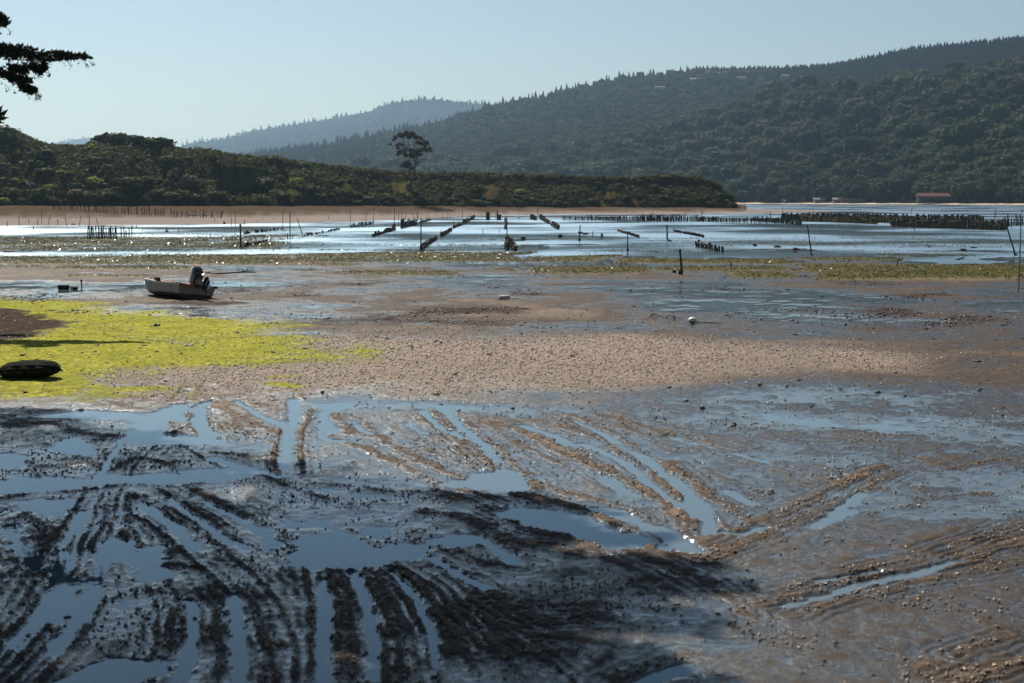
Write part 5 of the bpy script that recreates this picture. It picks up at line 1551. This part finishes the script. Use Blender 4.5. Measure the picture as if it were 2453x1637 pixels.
rack('small crusted lump pile beside the ragged string', C5, (2033, 452), (2042, 462), 4, .75, .5, .16, m_oyst, .7, rail=[(0, 1, .35, .18)], cat='oyster clump', name='oyster_clump_stand')
rack('dotted slanting stub row in mid water', C6, (835, 303), (1010, 357), 17, .35, .30, .14, lump=.3, jitx=.5, rail=[(.1, .5, .25, .1)])
rack('dotted stub row farther off toward the dense bed', C6, (1325, 308), (1575, 356), 18, .35, .45, .14, lump=.3, jitx=.9, gaps=((.24, .33),))
rack('slanting stub row with a fallen brace before the pale leaning pole', C6, (1508, 440), (1745, 484), 17, .75, .35, .09, lump=.3, jitx=.5, rail=[(0, .6, .5, .05)])
# the long picket and the dense bed
for k, (a, b, n, h, lab) in enumerate((
    ((362, 207), (1050, 214), 44, 1.15, 'front run of the long picket rack, near end with even pale slats'),
    ((560, 203), (1300, 211), 40, 1.3, 'second run of the long picket rack, overlapping behind the first'),
    ((1000, 216), (1700, 222), 50, 1.35, 'middle run of the long picket rack, thickest with hanging crust'),
    ((1500, 218), (2200, 233), 44, 1.2, 'long run of the picket rack leading to the dense bed'),
    ((1050, 208), (1560, 212), 30, 1.6, 'tall back run of the long picket rack'))):
    rack(lab, C6, a, b, n, h, h * .95, .095, m_stake, .5, jitx=.8, lean=.05, rail=[(0, 1, h * .70, .035)])
for k, (a, b, n, h, mt, lab) in enumerate((
    ((2, 246), (430, 284), 56, 1.15, m_stake, 'thin upright pickets in front of the start of the dense bed'),
    ((262, 238), (1080, 250), 100, 1.6, m_oyst, 'back row of the dense oyster bed with heads like perched birds'),
    ((430, 250), (1080, 276), 90, 1.25, m_oystw, 'front row of the first half of the dense oyster bed'),
    ((430, 242), (1400, 262), 110, 1.35, m_oystw, 'second row back in the dense oyster bed'),
    ((900, 240), (2000, 264), 110, 1.5, m_oyst, 'farthest row of the dense oyster bed, tops against the far water'),
    ((1050, 262), (2190, 296), 120, 1.2, m_oystw, 'middle row of the dense oyster bed'),
    ((1200, 282), (2190, 312), 110, 1.15, m_oyst, 'row behind the front edge of the dense oyster bed'),
    ((1220, 298), (2185, 329), 115, 1.10, m_oyst, 'front edge row of the dense oyster bed, heavy and dark'))):
    rack(lab, C7, a, b, n, h, h, .17 if mt is not m_stake else .10, mt, .6, jitx=.9, lean=.08, rail=None if mt is m_stake else [(0, 1, h * .45, .20), (0, 1, h * .15, .22)])

# lumps lying in the shallows
def lump(cr, c, w, h, label, cat='oyster clump', mt=None, jit=.5, n=2, name='oyster_lump'):
    p = G(*cr(*c)); z = gz(p[0], p[1]); s_ = p[1] / F_PX / K / (cr(1, 0)[0] - cr(0, 0)[0]) ** -1 
    s_ = p[1] / F_PX / K * (cr(1, 0)[0] - cr(0, 0)[0])
    mb = MB()
    for k in range(n):
        mb.blob(((k - (n - 1) / 2) * w * s_ * .35, 0, h * s_ * (.42 - .12 * k)), (w * s_ * (.5 if n == 1 else .34), w * s_ * .3, h * s_ * (.55 - .1 * k)), jit, nu=9, nv=6)
    return tag(mb.build(name, mt or m_oyst, None, (p[0], p[1], z)), label, cat)
def tray(cr, c, w, h, label):
    p = G(*cr(*c)); z = max(gz(p[0], p[1]), 0); s_ = p[1] / F_PX / K * (cr(1, 0)[0] - cr(0, 0)[0])
    t = thing('oyster_tray', (p[0], p[1], z), label, 'tray', rz=random.random() * .3)
    W, Hh = w * s_, h * s_
    mb = MB().box((0, 0, Hh * .5), (W * .94, W * .6, Hh), taper=.96); mb.build('basket', m_stake, t)
    mb = MB()
    for sx_, sy_, lx, ly in ((0, -1, W, .05), (0, 1, W, .05), (-1, 0, .05, W * .6), (1, 0, .05, W * .6)):
        mb.box((sx_ * W * .48, sy_ * W * .31, Hh), (lx, ly, .07))
    mb.build('rim', m_oyst, t)
    return t
tray(C5, (2180, 374), 40, 17, 'low dark tray floating beside the ragged string')
tray(C6, (332, 356), 36, 22, 'taller square dark tray in open water')
tray(C6, (507, 322), 40, 12, 'flat crusted tray against the dark banded post')
tray(C6, (550, 330), 44, 12, 'flat crusted tray next in line from the banded post')
for cr, c, w, h, lab in ((C6, (590, 322), 24, 8, 'small dark lump at the end of the crusted trays'), (C6, (1282, 390), 36, 22, 'rounded oyster heap at the foot of the thick dark post'),
    (C7, (30, 466), 34, 28, 'bristly dark clump farthest along the shallows before the bed'), (C7, (225, 478), 60, 24, 'wedge shaped dark lump in the glittering shallows'), (C7, (385, 500), 60, 22, 'flat dark lump with a raised end by the pale leaning pole'),
    (C7, (378, 522), 40, 12, 'low dark lump just below the flat one by the pale pole'), (C7, (1290, 482), 22, 10, 'tiny dark lump in the middle shallows'), (C7, (1302, 508), 46, 8, 'thin flat dark slab in the middle shallows'),
    (C7, (1536, 476), 34, 13, 'small humped dark lump in the shallows'), (C7, (1828, 504), 56, 18, 'large brownish lump in the shallows before the crusted piles'), (C7, (1915, 482), 54, 15, 'double lump with a ring end in the shallows'),
    (C7, (2015, 520), 26, 8, 'smallest lump near the leaning crusted pole'), (C4, (590, 266), 34, 12, 'dark rounded stone on the edge of the pink mud'), (C4, (1804, 258), 22, 20, 'dark lump on the pink mud below the ruined rack'),
    (C4, (2265, 382), 60, 14, 'low dark weed heap by the tall dark pole'), (C4, (1343, 318), 22, 10, 'dark heap in the strip of water')):
    lump(cr, c, w, h, lab)
p = G(*C7(1800, 582)); mb = MB().tube([(-.5, -.6, .02), (.5, .6, .14)], .07, 6)
tag(mb.build('driftwood_stick', m_pile, None, (p[0], p[1], 0)), 'short stick floating slantwise in the shallows', 'driftwood')

# floats
m_buoyw = simple('buoy_white', (.55, .49, .44), .5, var=.2, scale=4)
m_buoyg = simple('buoy_algae', (.20, .19, .03), .7, var=.4, scale=9)
m_yellow = simple('yellow_float', (.65, .50, .06), .4, var=.1)
m_rope = simple('rope', (.09, .075, .055), .9, scale=20)
def on_ground(cr, x, y): 
    p = G(*cr(x, y)); return np.array((p[0], p[1], gz(p[0], p[1])))
p = on_ground(C6, 1478, 1112)
t = thing('mooring_buoy', tuple(p), 'white round mooring buoy with green slimed foot lying on the mud', 'buoy')
t.scale = (.72, .72, .72)
mb = MB().blob((0, 0, .19), (.245, .245, .19), .04, nu=16, nv=10); me = mb.mesh('float', [m_buoyw, m_buoyg], True)
for q in me.polygons: q.material_index = 1 if q.center.z < .15 else 0
obj('float', me, t)
MB().tube([(.22, 0, .10), (.34, 0, .08)], .035, 8).build('eye', m_stake, t)
mb = MB(); mb.tube([(.3, 0, .07), (.6, -.05, .06), (.95, .08, .07), (1.3, -.05, .05), (1.6, .05, .04)], .022, 5); mb.build('rope', m_rope, t)
p = on_ground(C5, 2018, 905)
t = thing('mooring_buoy', tuple(p), 'brownish white barrel buoy lying on its side near the puddles', 'buoy')
t.scale = (.62, .62, .62)
lathe_box(mb := MB(), [(-.42, 0, .10, .10), (-.36, 0, .17, .17), (.32, 0, .17, .17), (.42, 0, .11, .11)], 12, 0, 2.0)
o = mb.build('float', m_buoyw, t, (0, 0, .17)); o.rotation_euler = (0, R(88), .1)
MB().blob((-.36, 0, .10), (.12, .16, .12), .2).build('weed', m_buoyg, t)
MB().tube([(.42, 0, .14), (.7, .05, .06), (1.05, .0, .05)], .022, 5).blob((1.08, 0, .07), (.05, .05, .05)).build('rope', m_rope, t)
p = on_ground(C4, 513, 784)
t = thing('drum', tuple(p), 'dark drum lying on the mud beside a pale float', 'drum', rz=.05)
t.scale = (.58, .58, .58)
mb = MB(); lathe_box(mb, [(-.50, 0, .20, .20), (-.47, 0, .245, .245), (-.02, 0, .235, .235), (.0, 0, .25, .25), (.02, 0, .235, .235), (.47, 0, .245, .245), (.50, 0, .20, .20)], 14, 0, 2.0)
o = mb.build('barrel', m_stake, t, (0, 0, .23)); o.rotation_euler = (0, R(90), 0)
lump(C4, (578, 780), 34, 28, 'pale yellowish float between the dark drum and the black float', 'float', m_buoyw, .08, 1, 'float')
lump(C4, (605, 786), 52, 25, 'black rounded float next to the pale one', 'float', m_black, .1, 1, 'float')
p = on_ground(C5, 2137, 190)
t = thing('buoy', tuple(p), 'white round float with a thin leaning rod in the water before the beach', 'buoy')
MB().blob((0, 0, .25), (.42, .42, .38), .05).build('float', m_buoyw, t); MB().tube([(0, 0, .5), (.6, .1, 4.2)], .04, 5).build('rod', m_pvc, t)
for x, y, m, lab in ((1380, 168, m_yellow, 'small yellow float on a stick in the far channel'), (2082, 178, m_buoyw, 'small white float in the far channel beside a stake'), (2343, 198, m_buoyw, 'white float at the picture edge behind the crusted piles')):
    p = on_ground(C7, x, y + (30 if m is m_yellow else 0))
    t = thing('buoy', (p[0], p[1], 0), lab, 'buoy')
    zz = 1.9 if m is m_yellow else .2
    MB().blob((0, 0, zz), (.34, .34, .34), .05).build('float', m, t)
    if m is m_yellow: MB().tube([(0, 0, -.3), (0, 0, 1.6)], .06, 5).build('stick', m_stake, t)

# mesh oyster bag on the algae
m_cord = simple('net_cord', (.035, .042, .032), .8, spec=.1)
m_net = simple('black_mesh', (.010, .014, .010), .9, var=.4, scale=20, spec=.06)
p = on_ground(CD, 205, 668)
t = thing('oyster_bag', tuple(p), 'bulging black mesh oyster bag lying on the green algae', 'oyster bag', rz=R(-8))
t.scale = (.86, .86, .86)
mb = MB()
N1, N2 = 30, 16
vs = []
for i in range(N1 + 1):
    s_ = -1 + 2 * i / N1
    w = (1 - abs(s_) ** 3.2) ** .55 if abs(s_) < 1 else 0
    for k in range(N2):
        a = 2 * math.pi * k / N2
        r = 1 + .10 * math.sin(i * .9 + k * 1.7) * math.cos(k * .8) + .04 * random.random()
        zz = math.sin(a)
        vs.append((s_ * 1.02, .52 * math.cos(a) * (w * r + .02), max(.0, .22 + (.30 if zz > 0 else .22) * zz * (w * r + .04) + .06 * s_)))
fs = [(i * N2 + k, i * N2 + (k + 1) % N2, (i + 1) * N2 + (k + 1) % N2, (i + 1) * N2 + k) for i in range(N1) for k in range(N2)]
mb.add(vs, fs); body = mb.build('bag', m_net, t, smooth=True)
mb = MB()
for i in range(2, N1 - 1, 1):
    pts = [tuple(np.array(vs[i * N2 + k]) * 1.008 + np.array((0, 0, .004))) for k in range(0, N2 // 2 + 1)]
    mb.tube(pts, .007, 3)
for k in range(0, N2 // 2 + 1):
    mb.tube([tuple(np.array(vs[i * N2 + k]) * 1.008 + np.array((0, 0, .004))) for i in range(2, N1 - 1)], .006, 3)
mb.build('netting', m_cord, t)
MB().tube([(1.0, 0, .28), (1.12, .02, .22)], [.05, .02], 6).build('tied_end', m_net, t)

# weed strands with stems near the buoy, and loose stones one can pick out
for x, y, lab in ((1110, 1055, 'tangled kelp stalk arching from the mud near the white buoy'), (1240, 1070, 'small looped kelp stalk between the tangle and the buoy'), (1330, 1085, 'low creeping kelp stalk closest to the white buoy')):
    p = on_ground(C6, x, y); mb = MB()
    for k in range(7 if x < 1200 else 3):
        a = random.random() * 6.28; L = .35 + .4 * random.random()
        mb.tube([(0, 0, 0), (math.cos(a) * L * .4, math.sin(a) * L * .3, .16 + .1 * random.random()), (math.cos(a) * L, math.sin(a) * L, .12 * random.random()), (math.cos(a) * L * 1.4, math.sin(a) * L * 1.2, .02)], [.03, .022, .016, .01], 5)
    kp = mb.build('kelp_stalk', m_buoyg if x < 1200 else m_rope, None, tuple(p)); kp.scale = (.65, .65, .65)
    tag(kp, lab, 'kelp')
m_stone = simple('stone', (.075, .062, .052), .55, scale=9, var=.5, bump=.6)
m_stonel = simple('pale_stone', (.22, .18, .14), .6, scale=9, var=.4, bump=.5)
STONES = []
for k in range(4):
    mb = MB().blob((0, 0, .35), (1, .7, .55), .55, nu=9, nv=6); STONES.append(mb.mesh('stone', m_stone))
ST = [(DISP, 1684, 979, 20, 'angular dark stone at the edge of the wet film'), (DISP, 1612, 939, 17, 'dark block like stone on the gravel before the puddles'), (DISP, 888, 783, 12, 'dark stone beside the fading end of the algae'), (DISP, 1012, 797, 10, 'small dark stone on open gravel beyond the algae'),
      (DISP, 1122, 823, 12, 'dark stone in the middle of the gravel'), (DISP, 1312, 827, 14, 'dark stone with a paler one against it'), (DISP, 1322, 823, 9, 'pale stone against the dark one on the gravel'), (DISP, 626, 819, 11, 'dark stone at the lower rim of the algae'),
      (DISP, 360, 754, 14, 'dark stone in the middle of the bright algae'), (DISP, 925, 870, 14, 'greenish flat stone on the gravel'), (DISP, 1743, 886, 14, 'rounded stone on the far gravel edge'), (DISP, 1805, 888, 12, 'stone next along the gravel edge'),
      (DISP, 1352, 927, 9, 'small dark pebble on the rim of the wet film'), (DISP, 545, 770, 9, 'small dark stone toward the end of the bright algae'), (DISP, 447, 1420, 16, 'dark lump in the shaded film of water'), (DISP, 155, 1417, 18, 'dark lump in the shaded tracks near the picture edge'),
      (DISP, 560, 1442, 12, 'smaller dark lump in the shaded film'), (DISP, 1940, 748, 10, 'dark pebble on the wet open mud'), (DISP, 2300, 955, 10, 'pebble at the picture edge on the wet mud'), (DISP, 2055, 862, 12, 'flat stone on the puddled mud'), (DISP, 1770, 1130, 14, 'stone among the clods of the right hand ruts')]
for cr, x, y, w, lab in ST:
    p = on_ground(cr, x, y); p[2] = max(p[2], -.02); s_ = w / 2 * p[1] / F_PX * 1024 / 2350
    me = STONES[random.randrange(4)]
    if 'pale' in lab or 'green' in lab: me = me.copy(); me.materials[0] = m_stonel if 'pale' in lab else m_buoyg
    o = obj('stone', me, None, tuple(p)); o.scale = (s_, s_, s_); o.rotation_euler = (0, 0, random.random() * 6)
    tag(o, lab, 'stone')

# ------------------------------------------------------------------ loose matter nobody could count
def tri_protos(kind, n, fine=False):
    out = []
    for k in range(n):
        if kind == 'clod':
            mb = MB().blob((0, 0, .25), (1, .75, .6), .8, nu=5 if fine else 4, nv=3 if fine else 2)
            F_ = []
            for f in mb.f:
                F_.append(f[:3])
                if len(f) == 4: F_.append((f[0], f[2], f[3]))
            out.append((np.array(mb.v), np.array(F_)))
        elif kind == 'blade':
            w = .10 + .06 * random.random(); c = .15 + .5 * random.random()
            out.append((np.array([(-1, -w, 0), (-1, w, 0), (0, w, c), (0, -w, c), (1, w * .4, .05), (1, -w * .4, .05)]), np.array([(0, 1, 2, 3), (3, 2, 4, 5)])))
    return out
# shells and gravel
def pick(n, ylo, yhi, pxlo, pxhi, dens, power=2.0):
    """random ground points, as dense per square metre everywhere, kept by a density field"""
    y = np.sqrt(ylo ** 2 + (yhi ** 2 - ylo ** 2) * sr.random(n)); px = pxlo + (pxhi - pxlo) * sr.random(n)
    x = (px - 512) / F_PX * y
    k = sr.random(n) < dens(x, y)
    return x[k], y[k]
x, y = pick(120000, 31, 64, -60, 1090, lambda x, y: np.clip(sample(gravel, x, y) * .9 + .07, 0, 1))
sc_ = (.012 + .042 * sr.random(len(x)) ** 2.6) * np.interp(y, [31, 64], [.9, 1.3])
z = height(x, y); ok = z > -.005
m_shell, nt, b = mat('shell_gravel')
rn = attr(nt, 'rnd')
cr1 = nt.nodes.new('ShaderNodeValToRGB'); nt.links.new(rn, cr1.inputs[0])
e = cr1.color_ramp.elements; e[0].position = 0; e[0].color = (.06, .048, .040, 1); e[1].position = 1; e[1].color = (.58, .49, .41, 1)
for q, col in ((.50, (.12, .090, .070, 1)), (.80, (.30, .24, .19, 1))):
    el = cr1.color_ramp.elements.new(q); el.color = col
nt.links.new(cr1.outputs[0], b.inputs['Base Color']); b.inputs['Roughness'].default_value = .38
pts = np.stack([x, y, z], -1)[ok]
tag(obj('shell_gravel', scatter_mesh('shell_gravel', pts, sc_[ok], tri_protos('clod', 4), m_shell, .7, .8)), 'grey brown shell gravel strewn over the middle of the flat', kind='stuff')
# clods thrown up along the tracks and lying about
x, y = pick(240000, 12.5, 33, -60, 1090, lambda x, y: np.clip(sample(ridge_m, x, y) ** 1.5 * .6 + .05 + .35 * sstep(.15, .5, fbm(x / 1.5, y / 1.5, 3, ox=2)), 0, 1) * np.interp(y, [12, 33], [1, .7]))
z = height(x, y); ok = z > .0
sc_ = .008 + .032 * sr.random(len(x)) ** 3.5
m_clod, nt, b = mat('mud_clod')
rn = attr(nt, 'rnd')
cr1 = nt.nodes.new('ShaderNodeValToRGB'); nt.links.new(rn, cr1.inputs[0])
e = cr1.color_ramp.elements; e[0].position = 0; e[0].color = (.050, .038, .030, 1); e[1].position = 1; e[1].color = (.46, .31, .15, 1)
el = cr1.color_ramp.elements.new(.7); el.color = (.16, .115, .08, 1)
nt.links.new(cr1.outputs[0], b.inputs['Base Color']); b.inputs['Roughness'].default_value = .35
tag(obj('mud_clods', scatter_mesh('mud_clods', np.stack([x, y, z], -1)[ok], sc_[ok], tri_protos('clod', 4), m_clod, .8, .8)), 'small mud clods and shell bits along the tracks', kind='stuff')
# dark weed scraps
x, y = pick(110000, 33, 85, -60, 1100, lambda x, y: np.clip(sample(weed, x, y) * .6 * sstep(-.1, .4, fbm(x / 2.5, y / 3.5, 3, ox=14)) + .006, 0, 1))
z = height(x, y); ok = z > -.01
m_weed, nt, b = mat('dark_weed'); b.inputs['Base Color'].default_value = (.022, .015, .011, 1); b.inputs['Roughness'].default_value = .55; b.inputs['Specular IOR Level'].default_value = .25
tag(obj('weed_scraps', scatter_mesh('weed_scraps', np.stack([x, y, z], -1)[ok], (.03 + .11 * sr.random(len(x)) ** 2.5)[ok], tri_protos('clod', 4), m_weed, .4, .45)), 'dark brown weed scraps lying over the mud', kind='stuff')
# eelgrass
n = 500000
y = 82 + (225 - 82) * sr.random(n); px = -40 + 1110 * sr.random(n)
x = (px - 512) / F_PX * y
gm = grass_at(px, HORIZON + H_CAM * F_PX / y, x, y)
k = sr.random(n) < gm * np.interp(y, [82, 130, 225], [.6, .55, .22])
x, y = x[k], y[k]; z = np.maximum(height(x, y), -.02)
m_eel, nt, b = mat('eelgrass')
rn = attr(nt, 'rnd')
nt.links.new(mixc(nt, rn, (.030, .030, .007), (.115, .100, .022)), b.inputs['Base Color'])
shiny = ramp(nt, rn, .95, .98)
nt.links.new(ramp(nt, shiny, 0, 1, .75, .3), b.inputs['Roughness']); nt.links.new(ramp(nt, shiny, 0, 1, .04, .4), b.inputs['Specular IOR Level'])
tag(obj('eelgrass', scatter_mesh('eelgrass', np.stack([x, y, z], -1), (.09 + .15 * sr.random(len(x))) * np.interp(y, [82, 225], [.8, 1.2]), tri_protos('blade', 5), m_eel, .5, 1.0)), 'olive eelgrass lying in bands over the shallows', kind='stuff')

# ------------------------------------------------------------------ haze
HAZE = True
if HAZE:
    mv = bpy.data.materials.new('haze'); mv.use_nodes = True; nt = mv.node_tree
    nt.nodes.remove(nt.nodes['Principled BSDF'])
    pv = nt.nodes.new('ShaderNodeVolumePrincipled')
    pv.inputs['Color'].default_value = (.52, .77, 1.0, 1); pv.inputs['Density'].default_value = .000088
    pv.inputs['Anisotropy'].default_value = .78
    nt.links.new(pv.outputs[0], nt.nodes['Material Output'].inputs['Volume'])
    mb = MB().box((0, 5400, 190), (19000, 13400, 386))
    hz_ = mb.build('haze', mv)
    tag(hz_, kind='stuff', label='thin sea haze over the bay')
